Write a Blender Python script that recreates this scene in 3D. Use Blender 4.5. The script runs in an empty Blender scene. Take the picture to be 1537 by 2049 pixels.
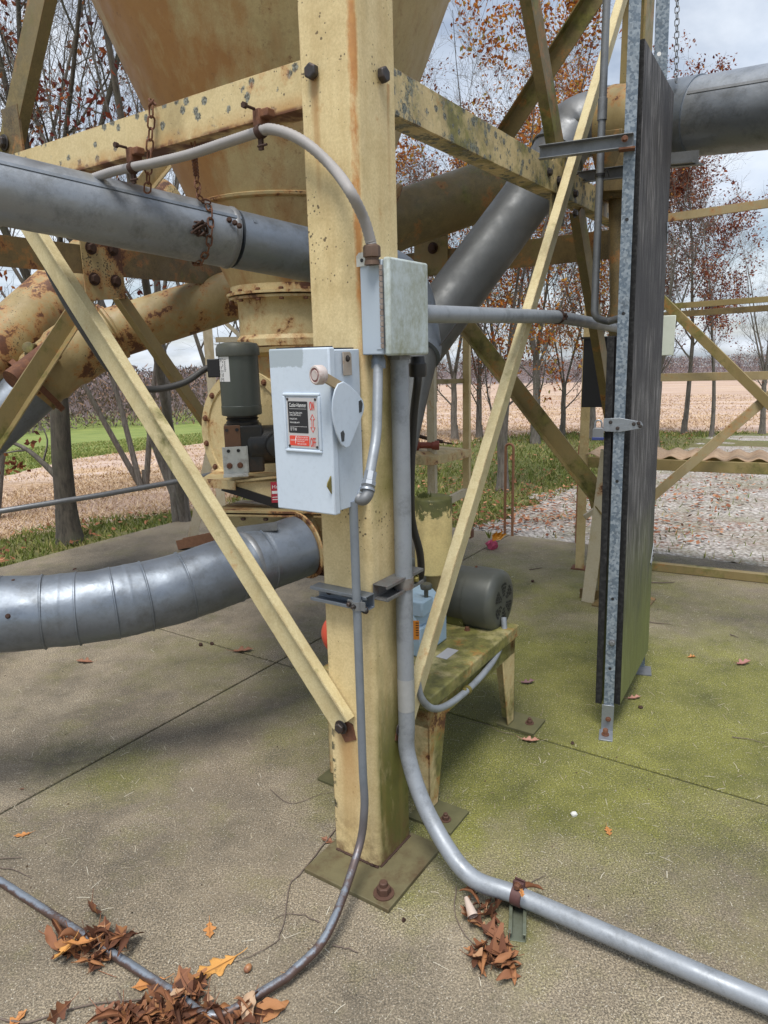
import bpy, bmesh, math, random
from mathutils import Vector as V, Matrix, noise as mnoise
SC = bpy.context.scene
COL = SC.collection
R_ = math.radians
random.seed(7)

# ---------------------------------------------------------------- camera
FPX, PW, PH = 1400.0, 1537.0, 2049.0
TH, ROLL, CH = R_(12.67), R_(-1.5), 1.5
cF = V((0, math.cos(TH), -math.sin(TH)))
_r0 = V((1, 0, 0)); _u0 = V((0, math.sin(TH), math.cos(TH)))
cR = _r0 * math.cos(ROLL) + _u0 * math.sin(ROLL)
cU = _u0 * math.cos(ROLL) - _r0 * math.sin(ROLL)
cC = V((0, 0, CH))
cam = bpy.data.cameras.new('camera'); camo = bpy.data.objects.new('camera', cam); COL.objects.link(camo)
cam.sensor_fit = 'VERTICAL'; cam.sensor_height = 36.0; cam.lens = 36.0 * FPX / PH
cam.clip_start = 0.05; cam.clip_end = 6000
mw = Matrix.Identity(4)
for i, c in enumerate((cR, cU, -cF)):
    for j in range(3): mw[j][i] = c[j]
mw.translation = cC
camo.matrix_world = mw
SC.camera = camo

# ---------------------------------------------------------------- light
SUN_EL, SUN_AZ = R_(66), R_(196)        # azimuth clockwise from +Y
w = bpy.data.worlds.new('World'); SC.world = w; w.use_nodes = True
nt = w.node_tree; nt.nodes.clear()
def wn(t): return nt.nodes.new(t)
wo = wn('ShaderNodeOutputWorld'); bg = wn('ShaderNodeBackground'); sky = wn('ShaderNodeTexSky')
sky.sky_type = 'NISHITA'; sky.sun_disc = False; sky.sun_elevation = SUN_EL; sky.sun_rotation = SUN_AZ
tc = wn('ShaderNodeTexCoord'); sp = wn('ShaderNodeSeparateXYZ'); nt.links.new(tc.outputs['Generated'], sp.inputs[0])
zc = wn('ShaderNodeMath'); zc.operation = 'ADD'; zc.inputs[1].default_value = 0.22; nt.links.new(sp.outputs['Z'], zc.inputs[0])
zm = wn('ShaderNodeMath'); zm.operation = 'MAXIMUM'; zm.inputs[1].default_value = 0.12; nt.links.new(zc.outputs[0], zm.inputs[0])
dx = wn('ShaderNodeMath'); dx.operation = 'DIVIDE'; nt.links.new(sp.outputs['X'], dx.inputs[0]); nt.links.new(zm.outputs[0], dx.inputs[1])
dy = wn('ShaderNodeMath'); dy.operation = 'DIVIDE'; nt.links.new(sp.outputs['Y'], dy.inputs[0]); nt.links.new(zm.outputs[0], dy.inputs[1])
cb = wn('ShaderNodeCombineXYZ'); nt.links.new(dx.outputs[0], cb.inputs[0]); nt.links.new(dy.outputs[0], cb.inputs[1])
ns = wn('ShaderNodeTexNoise'); ns.inputs['Scale'].default_value = 1.5; ns.inputs['Detail'].default_value = 7; ns.inputs['Roughness'].default_value = 0.55; ns.inputs['Distortion'].default_value = .4
nt.links.new(cb.outputs[0], ns.inputs['Vector'])
rp = wn('ShaderNodeValToRGB'); nt.links.new(ns.outputs['Fac'], rp.inputs[0])
rp.color_ramp.elements[0].position = .38; rp.color_ramp.elements[0].color = (.3, .3, .3, 1)
rp.color_ramp.elements[1].position = .64; rp.color_ramp.elements[1].color = (1, 1, 1, 1)
ns2 = wn('ShaderNodeTexNoise'); ns2.inputs['Scale'].default_value = 2.6; ns2.inputs['Detail'].default_value = 6; nt.links.new(cb.outputs[0], ns2.inputs['Vector'])
rc = wn('ShaderNodeValToRGB'); nt.links.new(ns2.outputs['Fac'], rc.inputs[0])
rc.color_ramp.elements[0].position = .35; rc.color_ramp.elements[0].color = (6.6, 7.5, 8.9, 1)
rc.color_ramp.elements[1].position = .66; rc.color_ramp.elements[1].color = (9.6, 10.2, 11.0, 1)
mx = wn('ShaderNodeMixRGB'); nt.links.new(rp.outputs[0], mx.inputs[0]); nt.links.new(sky.outputs[0], mx.inputs[1]); nt.links.new(rc.outputs[0], mx.inputs[2])
zg = wn('ShaderNodeMapRange'); nt.links.new(sp.outputs['Z'], zg.inputs[0]); zg.inputs[1].default_value = .45; zg.inputs[2].default_value = 1; zg.inputs[3].default_value = 1.0; zg.inputs[4].default_value = 1.4
gm_x = wn('ShaderNodeMixRGB'); gm_x.blend_type = 'MULTIPLY'; gm_x.inputs[0].default_value = 1; nt.links.new(mx.outputs[0], gm_x.inputs[1]); nt.links.new(zg.outputs[0], gm_x.inputs[2])   # overcast: zenith brighter than horizon
nt.links.new(gm_x.outputs[0], bg.inputs[0]); bg.inputs[1].default_value = 0.08
nt.links.new(bg.outputs[0], wo.inputs[0])
sun = bpy.data.lights.new('sun', 'SUN'); suno = bpy.data.objects.new('sun', sun); COL.objects.link(suno)
sun.energy = 2.9; sun.angle = R_(22); sun.color = (1, .96, .9)
sd = V((math.sin(SUN_AZ) * math.cos(SUN_EL), math.cos(SUN_AZ) * math.cos(SUN_EL), math.sin(SUN_EL)))
suno.rotation_euler = (-sd).to_track_quat('-Z', 'Y').to_euler(); suno.location = sd * 30
vs = SC.view_settings; vs.view_transform = 'Standard'; vs.look = 'None'; vs.gamma = 1; vs.exposure = 0.42
SC.cycles.max_bounces = 6; SC.cycles.use_denoising = True

# ---------------------------------------------------------------- placing: photograph measurements to metres
def ray(px, py): return cF + cR * ((px - PW / 2) / FPX) + cU * ((PH / 2 - py) / FPX)
def D(px, py, d): return cC + ray(px, py) * d
def G(px, py, z=0.0):
    r = ray(px, py); return cC + r * ((z - CH) / r.z)
OX = V((-.041, 1.795, 0)); ta = V((-.8304, .5572, 0)); tb = V((.5572, .8304, 0)); UZ = V((0, 0, 1))
def T(u, v, z): return OX + ta * u + tb * v + UZ * z
def PV(px, py, v):
    r = ray(px, py); return cC + r * ((v - (cC - OX).dot(tb)) / r.dot(tb))
def PU(px, py, u):
    r = ray(px, py); return cC + r * ((u - (cC - OX).dot(ta)) / r.dot(ta))

# ---------------------------------------------------------------- mesh builder
class MB:
    def __init__(s): s.v = []; s.f = []
    def add(s, vs, fs):
        o = len(s.v); s.v += [V(p) for p in vs]; s.f += [[i + o for i in f] for f in fs]; return s
    def box(s, c, ex, ey, ez):
        c = V(c); P = [c + ex * i + ey * j + ez * k for i in (-1, 1) for j in (-1, 1) for k in (-1, 1)]
        return s.add(P, [(0, 1, 3, 2), (4, 6, 7, 5), (0, 4, 5, 1), (2, 3, 7, 6), (0, 2, 6, 4), (1, 5, 7, 3)])
    def tbox(s, u0, u1, v0, v1, z0, z1):
        return s.box(T((u0 + u1) / 2, (v0 + v1) / 2, (z0 + z1) / 2), ta * (abs(u1 - u0) / 2), tb * (abs(v1 - v0) / 2), UZ * ((z1 - z0) / 2))
    def prism(s, poly, o, ex, ey, ez):
        """flat outline (x,y) in plane o,ex,ey thickened by the vector ez"""
        o = V(o); n = len(poly); A = [o + ex * x + ey * y for x, y in poly]; B = [p + ez for p in A]
        return s.add(A + B, [list(range(n))[::-1], list(range(n, 2 * n))] + [(i, (i + 1) % n, n + (i + 1) % n, n + i) for i in range(n)])
    def bar(s, p0, p1, prof, xd):
        p0, p1 = V(p0), V(p1); ax = (p1 - p0).normalized(); x = (V(xd) - ax * V(xd).dot(ax)).normalized(); y = ax.cross(x)
        return s.prism(prof, p0, x, y, p1 - p0)
    def tube(s, pts, r, n=14, cap=True):
        pts = [V(p) for p in pts]; m = len(pts); rs = r if isinstance(r, (list, tuple)) else [r] * m
        t0 = (pts[1] - pts[0]).normalized(); ref = V((0, 0, 1)) if abs(t0.z) < .9 else V((1, 0, 0))
        x = (ref - t0 * ref.dot(t0)).normalized(); P = []
        for i, p in enumerate(pts):
            a = (pts[i] - pts[i - 1]).normalized() if i else t0
            b = (pts[i + 1] - pts[i]).normalized() if i < m - 1 else a
            t = (a + b); t = t.normalized() if t.length > 1e-6 else a
            x = (x - t * x.dot(t)).normalized(); y = t.cross(x)
            k = 1 / max(.5, math.sqrt(max(0.0, (1 + a.dot(b)) / 2)))
            for j in range(n):
                q = 2 * math.pi * j / n; P.append(p + (x * math.cos(q) + y * math.sin(q)) * rs[i] * (1 + (k - 1) * .5))
        F = [(i * n + j, i * n + (j + 1) % n, (i + 1) * n + (j + 1) % n, (i + 1) * n + j) for i in range(m - 1) for j in range(n)]
        if cap: F += [list(range(n))[::-1], list(range((m - 1) * n, m * n))]
        return s.add(P, F)
    def lathe(s, prof, o, ax, n=32, cap=True, ref=None):
        o = V(o); ax = V(ax).normalized(); ref = V(ref) if ref is not None else (V((0, 0, 1)) if abs(ax.z) < .9 else V((1, 0, 0)))
        x = (ref - ax * ref.dot(ax)).normalized(); y = ax.cross(x); P = []
        for r, h in prof:
            for j in range(n):
                q = 2 * math.pi * j / n; P.append(o + ax * h + (x * math.cos(q) + y * math.sin(q)) * r)
        m = len(prof)
        F = [(i * n + j, i * n + (j + 1) % n, (i + 1) * n + (j + 1) % n, (i + 1) * n + j) for i in range(m - 1) for j in range(n)]
        if cap: F += [list(range(n))[::-1], list(range((m - 1) * n, m * n))]
        return s.add(P, F)
    def hexbolt(s, c, ax, r=.014, h=.012, washer=True):
        if washer: s.lathe([(r * 1.35, 0), (r * 1.35, h * .2)], c, ax, 18)
        s.lathe([(r, h * .2), (r, h * .85), (r * .82, h)], c, ax, 6); return s
def fillet(pts, rad, n=8):
    pts = [V(p) for p in pts]; out = [pts[0]]
    for i in range(1, len(pts) - 1):
        a, b, c = pts[i - 1], pts[i], pts[i + 1]; r = rad[i - 1] if isinstance(rad, (list, tuple)) else rad
        d1 = (a - b); d2 = (c - b); l1, l2 = d1.length, d2.length; d1.normalize(); d2.normalize()
        ang = d1.angle(d2); t = min(r / max(math.tan(ang / 2), 1e-3), l1 * .49, l2 * .49)
        p, q = b + d1 * t, b + d2 * t
        for k in range(n + 1):
            f = k / n; out.append(p * (1 - f) ** 2 + b * 2 * f * (1 - f) + q * f * f)
    out.append(pts[-1]); return out
def spline(pts, n=6):
    pts = [V(p) for p in pts]; q = [pts[0] * 2 - pts[1]] + pts + [pts[-1] * 2 - pts[-2]]; out = []
    for i in range(1, len(q) - 2):
        a, b, c, d = q[i - 1:i + 3]
        for k in range(n):
            t = k / n; out.append(.5 * ((2 * b) + (c - a) * t + (2 * a - 5 * b + 4 * c - d) * t * t + (3 * b - a - 3 * c + d) * t ** 3))
    out.append(pts[-1]); return out

def mesh_of(name, mb, mats, base=V((0, 0, 0)), smooth=38, merge=False):
    me = bpy.data.meshes.new(name)
    base = V(base); me.from_pydata([p - base for p in mb.v], [], mb.f)
    bm = bmesh.new(); bm.from_mesh(me)
    if merge: bmesh.ops.remove_doubles(bm, verts=bm.verts, dist=1e-5)
    bmesh.ops.recalc_face_normals(bm, faces=bm.faces)
    if smooth:
        la = R_(smooth)
        for e in bm.edges:
            if len(e.link_faces) == 2 and e.calc_face_angle(0) > la: e.smooth = False
        for f in bm.faces: f.smooth = True
    bm.to_mesh(me); bm.free()
    for m in (mats if isinstance(mats, (list, tuple)) else [mats]): me.materials.append(m)
    return me
def tag(o, label=None, cat=None, group=None, kind=None):
    if label: o['label'] = label
    if cat: o['category'] = cat
    if group: o['group'] = group
    if kind: o['kind'] = kind
    return o
def thing(name, label, cat, loc, group=None):
    o = bpy.data.objects.new(name, None); o.empty_display_size = .1; o.location = V(loc); COL.objects.link(o)
    return tag(o, label, cat, group)
def root_of(o):
    while o.parent: o = o.parent
    return o
def part(name, mb, m, parent, label=None, bevel=0, smooth=38, seg=2):
    o = bpy.data.objects.new(name, mesh_of(name, mb, m, root_of(parent).location, smooth)); COL.objects.link(o); o.parent = parent
    if bevel: bev(o, bevel, seg)
    if label: o['label'] = label
    return o
def bev(o, w_, seg=2):
    b = o.modifiers.new('bevel', 'BEVEL'); b.width = w_; b.segments = seg; b.limit_method = 'ANGLE'; b.angle_limit = R_(40); b.harden_normals = False
def solo(name, mb, m, label=None, cat=None, group=None, kind=None, loc=None, bevel=0, smooth=38):
    if loc is None:
        n = max(1, len(mb.v)); loc = V((sum(p.x for p in mb.v) / n, sum(p.y for p in mb.v) / n, min(p.z for p in mb.v)))
    o = bpy.data.objects.new(name, mesh_of(name, mb, m, loc, smooth)); o.location = loc; COL.objects.link(o)
    if bevel: bev(o, bevel)
    return tag(o, label, cat, group, kind)
def text_mb(s, size, o, ex, ey, ez, depth=.0006, width=None, mb=None):
    cu = bpy.data.curves.new('txt', 'FONT'); cu.body = s; cu.size = size; cu.resolution_u = 3
    ob = bpy.data.objects.new('txt', cu); COL.objects.link(ob); bpy.context.view_layer.update()
    dg = bpy.context.evaluated_depsgraph_get(); me = ob.evaluated_get(dg).to_mesh()
    mb = mb or MB(); vs_ = [v.co.copy() for v in me.vertices]
    if vs_:
        k = 1.0
        if width: k = width / max(1e-6, max(v.x for v in vs_) - min(v.x for v in vs_))
        mb.add([V(o) + ex * (v.x * k) + ey * v.y + ez * depth for v in vs_], [list(p.vertices) for p in me.polygons])
    ob.evaluated_get(dg).to_mesh_clear(); bpy.data.objects.remove(ob); bpy.data.curves.remove(cu)
    return mb
# ---------------------------------------------------------------- materials
class MT:
    def __init__(s, name, rough=.6, metal=0.0, coord='Object'):
        s.m = bpy.data.materials.new(name); s.m.use_nodes = True; s.t = s.m.node_tree
        s.b = s.t.nodes['Principled BSDF']; s.b.inputs['Roughness'].default_value = rough; s.b.inputs['Metallic'].default_value = metal
        if coord == 'World':
            g = s.t.nodes.new('ShaderNodeNewGeometry'); s.co = g.outputs['Position']
        else:
            s.co = s.t.nodes.new('ShaderNodeTexCoord').outputs[coord]
    def n(s, t): return s.t.nodes.new(t)
    def set(s, sock, v):
        if hasattr(v, 'is_output'): s.t.links.new(v, sock)
        elif isinstance(v, (tuple, list)) and len(v) == 3 and sock.type == 'RGBA': sock.default_value = (*v, 1)
        else: sock.default_value = v
    def scale(s, sc, co=None):
        m = s.n('ShaderNodeMapping'); s.t.links.new(co or s.co, m.inputs[0]); m.inputs['Scale'].default_value = sc; return m.outputs[0]
    def noise(s, sc, det=4, ro=.6, co=None, dist=0):
        n = s.n('ShaderNodeTexNoise'); s.t.links.new(co or s.co, n.inputs['Vector']); n.inputs['Scale'].default_value = sc
        n.inputs['Detail'].default_value = det; n.inputs['Roughness'].default_value = ro; n.inputs['Distortion'].default_value = dist; return n.outputs['Fac']
    def vor(s, sc, feat='F1', co=None, out='Distance', rnd=1):
        n = s.n('ShaderNodeTexVoronoi'); n.feature = feat; s.t.links.new(co or s.co, n.inputs['Vector']); n.inputs['Scale'].default_value = sc
        n.inputs['Randomness'].default_value = rnd; return n.outputs[out]
    def ramp(s, fac, els, mode='LINEAR'):
        n = s.n('ShaderNodeValToRGB'); s.set(n.inputs[0], fac); cr = n.color_ramp; cr.interpolation = mode
        while len(cr.elements) < len(els): cr.elements.new(.5)
        for e, (p, c) in zip(cr.elements, els):
            e.position = p; e.color = (c, c, c, 1) if isinstance(c, (int, float)) else (*c, 1)
        return n.outputs[0]
    def th(s, fac, lo, hi):
        if lo > hi: return s.ramp(fac, [(max(0, hi), 1.0), (min(1, lo), 0.0)])
        return s.ramp(fac, [(max(0, lo), 0.0), (min(1, hi), 1.0)])
    def mix(s, fac, a, b, mode='MIX'):
        n = s.n('ShaderNodeMixRGB'); n.blend_type = mode; s.set(n.inputs[0], fac); s.set(n.inputs[1], a); s.set(n.inputs[2], b); return n.outputs[0]
    def ma(s, op, a, b=0.0):
        n = s.n('ShaderNodeMath'); n.operation = op; s.set(n.inputs[0], a); s.set(n.inputs[1], b); return n.outputs[0]
    def mul(s, *a):
        r = a[0]
        for x in a[1:]: r = s.ma('MULTIPLY', r, x)
        return r
    def xyz(s, co=None):
        n = s.n('ShaderNodeSeparateXYZ'); s.t.links.new(co or s.co, n.inputs[0]); return n.outputs
    def mr(s, v, a, b, c=0.0, d=1.0):
        n = s.n('ShaderNodeMapRange'); s.set(n.inputs[0], v)
        for i, x in enumerate((a, b, c, d)): n.inputs[i + 1].default_value = x
        return n.outputs[0]
    def attr(s, nm):
        n = s.n('ShaderNodeAttribute'); n.attribute_name = nm; return n.outputs['Fac']
    def island(s):
        return s.n('ShaderNodeNewGeometry').outputs['Random Per Island']
    def bump(s, h, st=.3, di=.002):
        n = s.n('ShaderNodeBump'); s.set(n.inputs['Height'], h); n.inputs['Strength'].default_value = st; n.inputs['Distance'].default_value = di
        if s.b.inputs['Normal'].is_linked: s.t.links.new(s.b.inputs['Normal'].links[0].from_socket, n.inputs['Normal'])
        s.t.links.new(n.outputs[0], s.b.inputs['Normal'])
    def col(s, c): s.set(s.b.inputs['Base Color'], c)
    def rough(s, c): s.set(s.b.inputs['Roughness'], c)

RUST_D, RUST_M, RUST_O = (.05, .02, .012), (.17, .065, .025), (.42, .17, .04)
def cream(name, rust=.3, grime=.3, moss=0.0, lichen=0.0, specks=.4, base=((.58, .45, .22), (.68, .56, .32)), special=None, stain=0.0):
    M = MT(name, .55)
    c = M.mix(M.noise(2.3, 5), *base)
    c = M.mix(M.mul(M.th(M.noise(160, 4, .75), .4, .62), .3), c, (.32, .24, .1)); c = M.mix(M.mul(M.th(M.noise(13, 8, .75), .46, .64), .3), c, (.36, .25, .09))
    if stain:
        st = M.noise(1.0, 7, .65, M.scale((3.2, 3.2, .8)))
        c = M.mix(M.mul(M.th(st, .62 - stain * .3, .86 - stain * .3), .8), c, (.44, .2, .05))
    g = M.th(M.noise(4.2, 9, .68, M.scale((1, 1, .5))), .6 - grime * .25, .78 - grime * .22)
    c = M.mix(M.mul(g, .6), c, (.2, .145, .06))
    if moss:
        mo = M.th(M.noise(3.4, 8, .7), .62 - moss * .25, .72 - moss * .22)
        c = M.mix(M.mul(mo, .88), c, M.mix(M.th(M.noise(18, 6, .7), .36, .62), (.045, .052, .008), (.2, .19, .045)))
    if lichen:
        vd = M.vor(25)
        msk = M.mul(M.th(M.noise(6.5, 3), .6 - lichen * .17, .63 - lichen * .17), M.th(M.ma('SUBTRACT', .48 + .1 * max(0, lichen - 1.5), M.ma('ADD', vd, M.mul(M.noise(150, 4), .42))), .0, .06))
        c = M.mix(M.mul(msk, .9), c, M.mix(M.th(M.noise(170, 3), .42, .6), (.03, .035, .033), (.21, .225, .2)))
    if lichen > 1.8:
        bl = M.th(M.noise(12, 12, .82), .53, .57); c = M.mix(M.mul(bl, .85), c, M.mix(M.th(M.noise(150, 3), .42, .58), (.035, .042, .03), (.2, .22, .18)))
    rn = M.noise(5.2, 12, .74)
    c = M.mix(M.mul(M.th(rn, .635 - rust * .2, .72 - rust * .2), .7), c, RUST_O)
    c = M.mix(M.th(rn, .70 - rust * .2, .73 - rust * .2), c, M.mix(M.noise(40, 5), RUST_D, RUST_M))
    if specks:
        sd_ = M.ma('SUBTRACT', M.mul(M.th(M.noise(3.2, 6, .7), .46, .7), M.mul(M.noise(30, 3), .75 * specks + .2)), M.vor(80))
        c = M.mix(M.mul(M.th(sd_, .04, .1), .85), c, (.05, .035, .02))
    bv = M.n('ShaderNodeBevel'); bv.samples = 4; bv.inputs[0].default_value = .006
    vd_ = M.n('ShaderNodeVectorMath'); vd_.operation = 'DOT_PRODUCT'; M.t.links.new(bv.outputs[0], vd_.inputs[0]); M.t.links.new(M.n('ShaderNodeNewGeometry').outputs['Normal'], vd_.inputs[1])
    ew = M.mul(M.mr(vd_.outputs['Value'], .985, .88), M.th(M.noise(17, 9, .75), .47, .56))      # worn edges show primer and rust
    c = M.mix(M.mul(ew, .85), c, M.mix(M.noise(60, 4), (.06, .03, .015), (.3, .14, .05)))
    if special: c = special(M, c)
    M.col(c); M.bump(M.noise(60, 8, .7), .22, .002); M.rough(M.mr(M.noise(11, 5), .3, .7, .45, .75))
    return M.m
CREAM = cream('cream paint', .28, .25)
CREAM_BRACE = cream('chalky cream paint', .06, .3, 0.12, 0, .25, ((.54, .46, .25), (.64, .56, .34)))
def beam_special(M, c):
    x = M.xyz(); e = M.mul(M.mr(x[2], 2.14, 2.098), M.th(M.noise(7, 8, .7), .4, .56)); c = M.mix(M.mul(e, .8), c, (.42, .2, .05))
    return M.mix(M.mul(M.mr(x[2], 2.107, 2.1), M.th(M.noise(11, 6), .4, .55)), c, (.13, .05, .02))
CREAM_LICH = cream('lichen spotted cream paint', .2, .25, 0, 1.8, .8, special=beam_special)
CREAM_MOSS = cream('mossy lichen cream paint', .15, .45, .62, 2.1, .35)
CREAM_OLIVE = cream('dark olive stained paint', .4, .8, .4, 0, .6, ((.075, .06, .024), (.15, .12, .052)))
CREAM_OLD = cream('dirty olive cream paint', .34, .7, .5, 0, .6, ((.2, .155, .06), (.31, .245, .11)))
CREAM_SHADE_GRIME = cream('rusty grimy beam paint with shade', .5, .9, .2, 0, .8, ((.035, .025, .014), (.09, .064, .032)))  # base colour darkened to hold shade as well as grime
CREAM_PIPE = cream('worn cream pipe paint', .78, .75, .1, 0, 1.2, ((.33, .255, .12), (.46, .37, .19)))
CREAM_RAIL = cream('tan rail paint', .42, .55, .1, 0, .5, ((.3, .24, .13), (.42, .34, .2)))
CREAM_PALE = cream('pale grey cream paint', .3, .3, 0, 0, .3, ((.5, .45, .34), (.58, .53, .41)))
CREAM_BASE = cream('flaking mossy cream paint', .42, .6, 1.15, 0, .5, ((.45, .4, .2), (.6, .52, .28)))
def hop_special(M, c):
    x = M.xyz(); d = M.noise(2.2, 6, .62, M.scale((2.4, 2.4, .55)))
    m = M.mul(M.th(M.ma('ADD', M.ma('ADD', d, M.mul(M.ma('SUBTRACT', M.noise(5, 8, .7), .5), .5)), M.mr(x[0], .3, -.35, -.24, .22)), .47, .66), M.mr(x[2], -.1, .5))
    c = M.mix(M.mul(m, .9), c, M.mix(M.noise(9, 7), (.3, .105, .018), (.44, .2, .04)))
    vs_ = M.th(M.noise(1.6, 8, .7, M.scale((7, 7, .45))), .5, .68); c = M.mix(M.mul(vs_, .45), c, (.36, .17, .05))
    sp_ = M.mul(M.th(d, .42, .6), M.th(M.noise(42, 9, .75), .55, .66)); c = M.mix(M.mul(sp_, .8), c, (.16, .06, .02))
    lo = M.mul(M.mr(x[2], .5, .0), M.th(M.noise(7, 8, .7, M.scale((1, 1, .35))), .45, .62))
    c = M.mix(M.mul(lo, .85), c, M.mix(M.noise(24, 6), (.2, .07, .02), (.5, .22, .05)))
    return M.mix(.15, c, (.3, .245, .16))
CREAM_HOP = cream('rust stained hopper paint', .2, .35, 0, 0, .35, ((.5, .38, .17), (.58, .46, .24)), hop_special)
def post_special(M, c):
    x = M.xyz(); u = M.ma('ADD', M.mul(x[0], -.8304), M.mul(x[1], .5572)); v = M.ma('ADD', M.mul(x[0], .5572), M.mul(x[1], .8304))
    # rust line running down the rounded corner
    d = M.ma('ADD', M.ma('ABSOLUTE', M.ma('SUBTRACT', u, .003)), M.ma('MAXIMUM', v, 0.0))
    wob = M.ma('ADD', -.0085, M.mul(M.noise(11, 10, .8, M.scale((1, 1, .35))), .05))
    ru = M.mul(M.th(M.ma('SUBTRACT', wob, d), -.006, .008), M.mr(x[2], 1.4, 1.65))
    c = M.mix(M.mul(ru, .95), c, M.mix(M.noise(60, 6), (.3, .1, .02), (.56, .27, .07)))
    for cu_, cv_, z0_, wd_ in ((.118, 0, 2.155, .012), (0, .138, 2.15, .012), (.1, 0, .42, .05), (.0, .12, .42, .03)):
        q_ = M.ma('SUBTRACT', u if cu_ else v, cu_ or cv_); sw_ = M.ma('ADD', M.ma('ABSOLUTE', q_), M.mul(M.ma('SUBTRACT', M.noise(14, 6, .7, M.scale((1, 1, .25))), .5), .05))
        on_ = M.mr(v if cu_ else u, .03, .015); mk = M.mul(M.mr(sw_, wd_, wd_ * .2), M.mr(x[2], z0_ - .38, z0_), M.ma('LESS_THAN', x[2], z0_), on_); c = M.mix(M.mul(mk, .75), c, (.36, .17, .045))
    # flange edges flaking
    e = M.ma('MAXIMUM', u, v); fl = M.mul(M.th(e, .145, .152), M.th(M.noise(30, 6), .5, .56), M.mr(x[2], .75, .3))
    c = M.mix(fl, c, (.03, .04, .03))
    # moss and rust near the ground on the right flange
    vr = M.mul(M.mr(v, .0, .02), M.mr(x[2], .95, .35)); mo = M.mul(vr, M.th(M.noise(6.5, 8, .65, M.scale((1, 1, .35))), .3, .5))
    c = M.mix(M.mul(mo, .95), c, M.mix(M.noise(22, 6), (.03, .038, .005), (.15, .15, .02)))
    ba = M.mul(M.mr(x[2], .2, .01), M.th(M.noise(22, 8, .75), .4, .58)); c = M.mix(M.mul(ba, .8), c, (.12, .06, .025))
    # algae smear beside the door box and general vertical weathering
    stv = M.th(M.noise(3.0, 6, .6, M.scale((9, 9, .5))), .5, .75); c = M.mix(M.mul(stv, .28), c, (.36, .22, .07))
    al = M.mul(M.mr(v, .012, .03), M.mr(M.ma('ABSOLUTE', M.ma('SUBTRACT', x[2], 1.25)), .22, .1), M.th(M.noise(5, 6), .3, .6)); c = M.mix(M.mul(al, .65), c, (.2, .19, .03))
    return c
CREAM_POST = cream('cream post paint', .1, .28, 0, 0, 1.1, ((.63, .49, .24), (.73, .6, .35)), post_special)
def can_special(M, c):
    x = M.xyz(); t = M.mul(M.mr(x[2], -.12, -.02), 1.0); m = M.th(M.ma('ADD', M.mul(M.noise(16, 9, .75), 1.3), M.mul(t, .5)), .93, .99)
    return M.mix(m, c, M.mix(M.noise(30, 6), (.03, .035, .01), (.13, .13, .03)))
CREAM_CAN = cream('peeling cream can paint', .1, .3, .15, 0, .3, ((.62, .5, .2), (.7, .57, .27)), can_special)

def galv(name, a=(.27, .3, .335), b=(.42, .455, .5), rough=.42, metal=.55, spangle=0.0, streak=1.0):
    M = MT(name, rough, metal)
    c = M.mix(M.noise(3.5, 8, .65), a, b)
    c = M.mix(M.mul(M.th(M.noise(90, 4, .7), .4, .7), .3), c, b)
    c = M.mix(M.mul(M.th(M.noise(11, 10, .78), .5, .66), .5 * streak), c, (.1, .105, .105))
    if spangle:
        c = M.mix(M.mul(M.ramp(M.vor(120, out='Color'), [(.3, 0.0), (.8, 1.0)]), spangle), c, (.62, .68, .72))
    M.col(c); M.rough(M.mr(M.noise(12, 6), .3, .7, rough - .1, rough + .18)); M.bump(M.noise(5, 5, .6), .35, .012); M.bump(M.noise(60, 5), .08, .002)
    return M.m
GALV = galv('galvanised duct steel', (.21, .23, .255), (.34, .365, .4), .42, .65)
GALV_D = galv('dull galvanised steel', (.15, .155, .165), (.24, .25, .26), .48, .5)
GALV_B = galv('blue grey galvanised steel', (.15, .175, .21), (.25, .28, .32), .42, .65)
GALV_S = galv('spangled strut steel', (.075, .105, .14), (.15, .19, .235), .5, .25, .3)
CONDUIT = galv('zinc conduit', (.22, .24, .265), (.33, .355, .385), .5, .35)
def worn(M0=None):
    M = MT('rust worn blue conduit', .45, .5)
    nz = M.n('ShaderNodeNewGeometry').outputs['Normal']; z = M.xyz(nz)[2]
    m = M.th(M.ma('ADD', M.mul(M.noise(16, 9, .75), .9), M.mul(z, -.3)), .14, .26)
    hgt = M.mr(M.xyz()[2], .35, .08); m = M.mul(m, hgt)
    c = M.mix(m, M.mix(M.noise(20, 5), (.16, .185, .22), (.29, .325, .37)), M.mix(M.noise(50, 5), (.06, .04, .035), (.16, .1, .08)))
    M.col(c); M.bump(M.noise(80, 5), .2, .001); return M.m
CONDUIT_W = worn()
def plain(name, c1, c2, rough=.6, metal=0.0, sc=14, bump=.15, bsc=90, dirt=None, amt=.5):
    M = MT(name, rough, metal); c = M.mix(M.noise(sc, 6), c1, c2)
    if dirt: c = M.mix(M.mul(M.th(M.noise(sc * .7, 9, .72), .5, .68), amt), c, dirt)
    M.col(c); M.bump(M.noise(bsc, 6), bump, .001); return M.m
RUST = plain('brown rust', (.075, .032, .02), (.2, .085, .045), .8, .1, 40, .5, 150, (.3, .13, .05))
RUST_DK = plain('dark rust', (.03, .018, .014), (.09, .045, .03), .75, .3, 40, .5, 150)
RUST_OR = plain('orange rusted rod', (.16, .075, .04), (.34, .17, .09), .8, .1, 40, .4, 150)
BOLT = plain('dark bolt steel', (.028, .026, .027), (.08, .07, .066), .5, .5, 60, .3, 150, (.14, .06, .03), .4)
BLACK = plain('black rubber', (.008, .008, .009), (.018, .018, .019), .5)
GASKET = plain('black gasket', (.01, .011, .013), (.02, .021, .024), .7)
FLEX = plain('grey flexible conduit', (.25, .235, .225), (.34, .32, .31), .6, 0, 20, .1)
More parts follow.
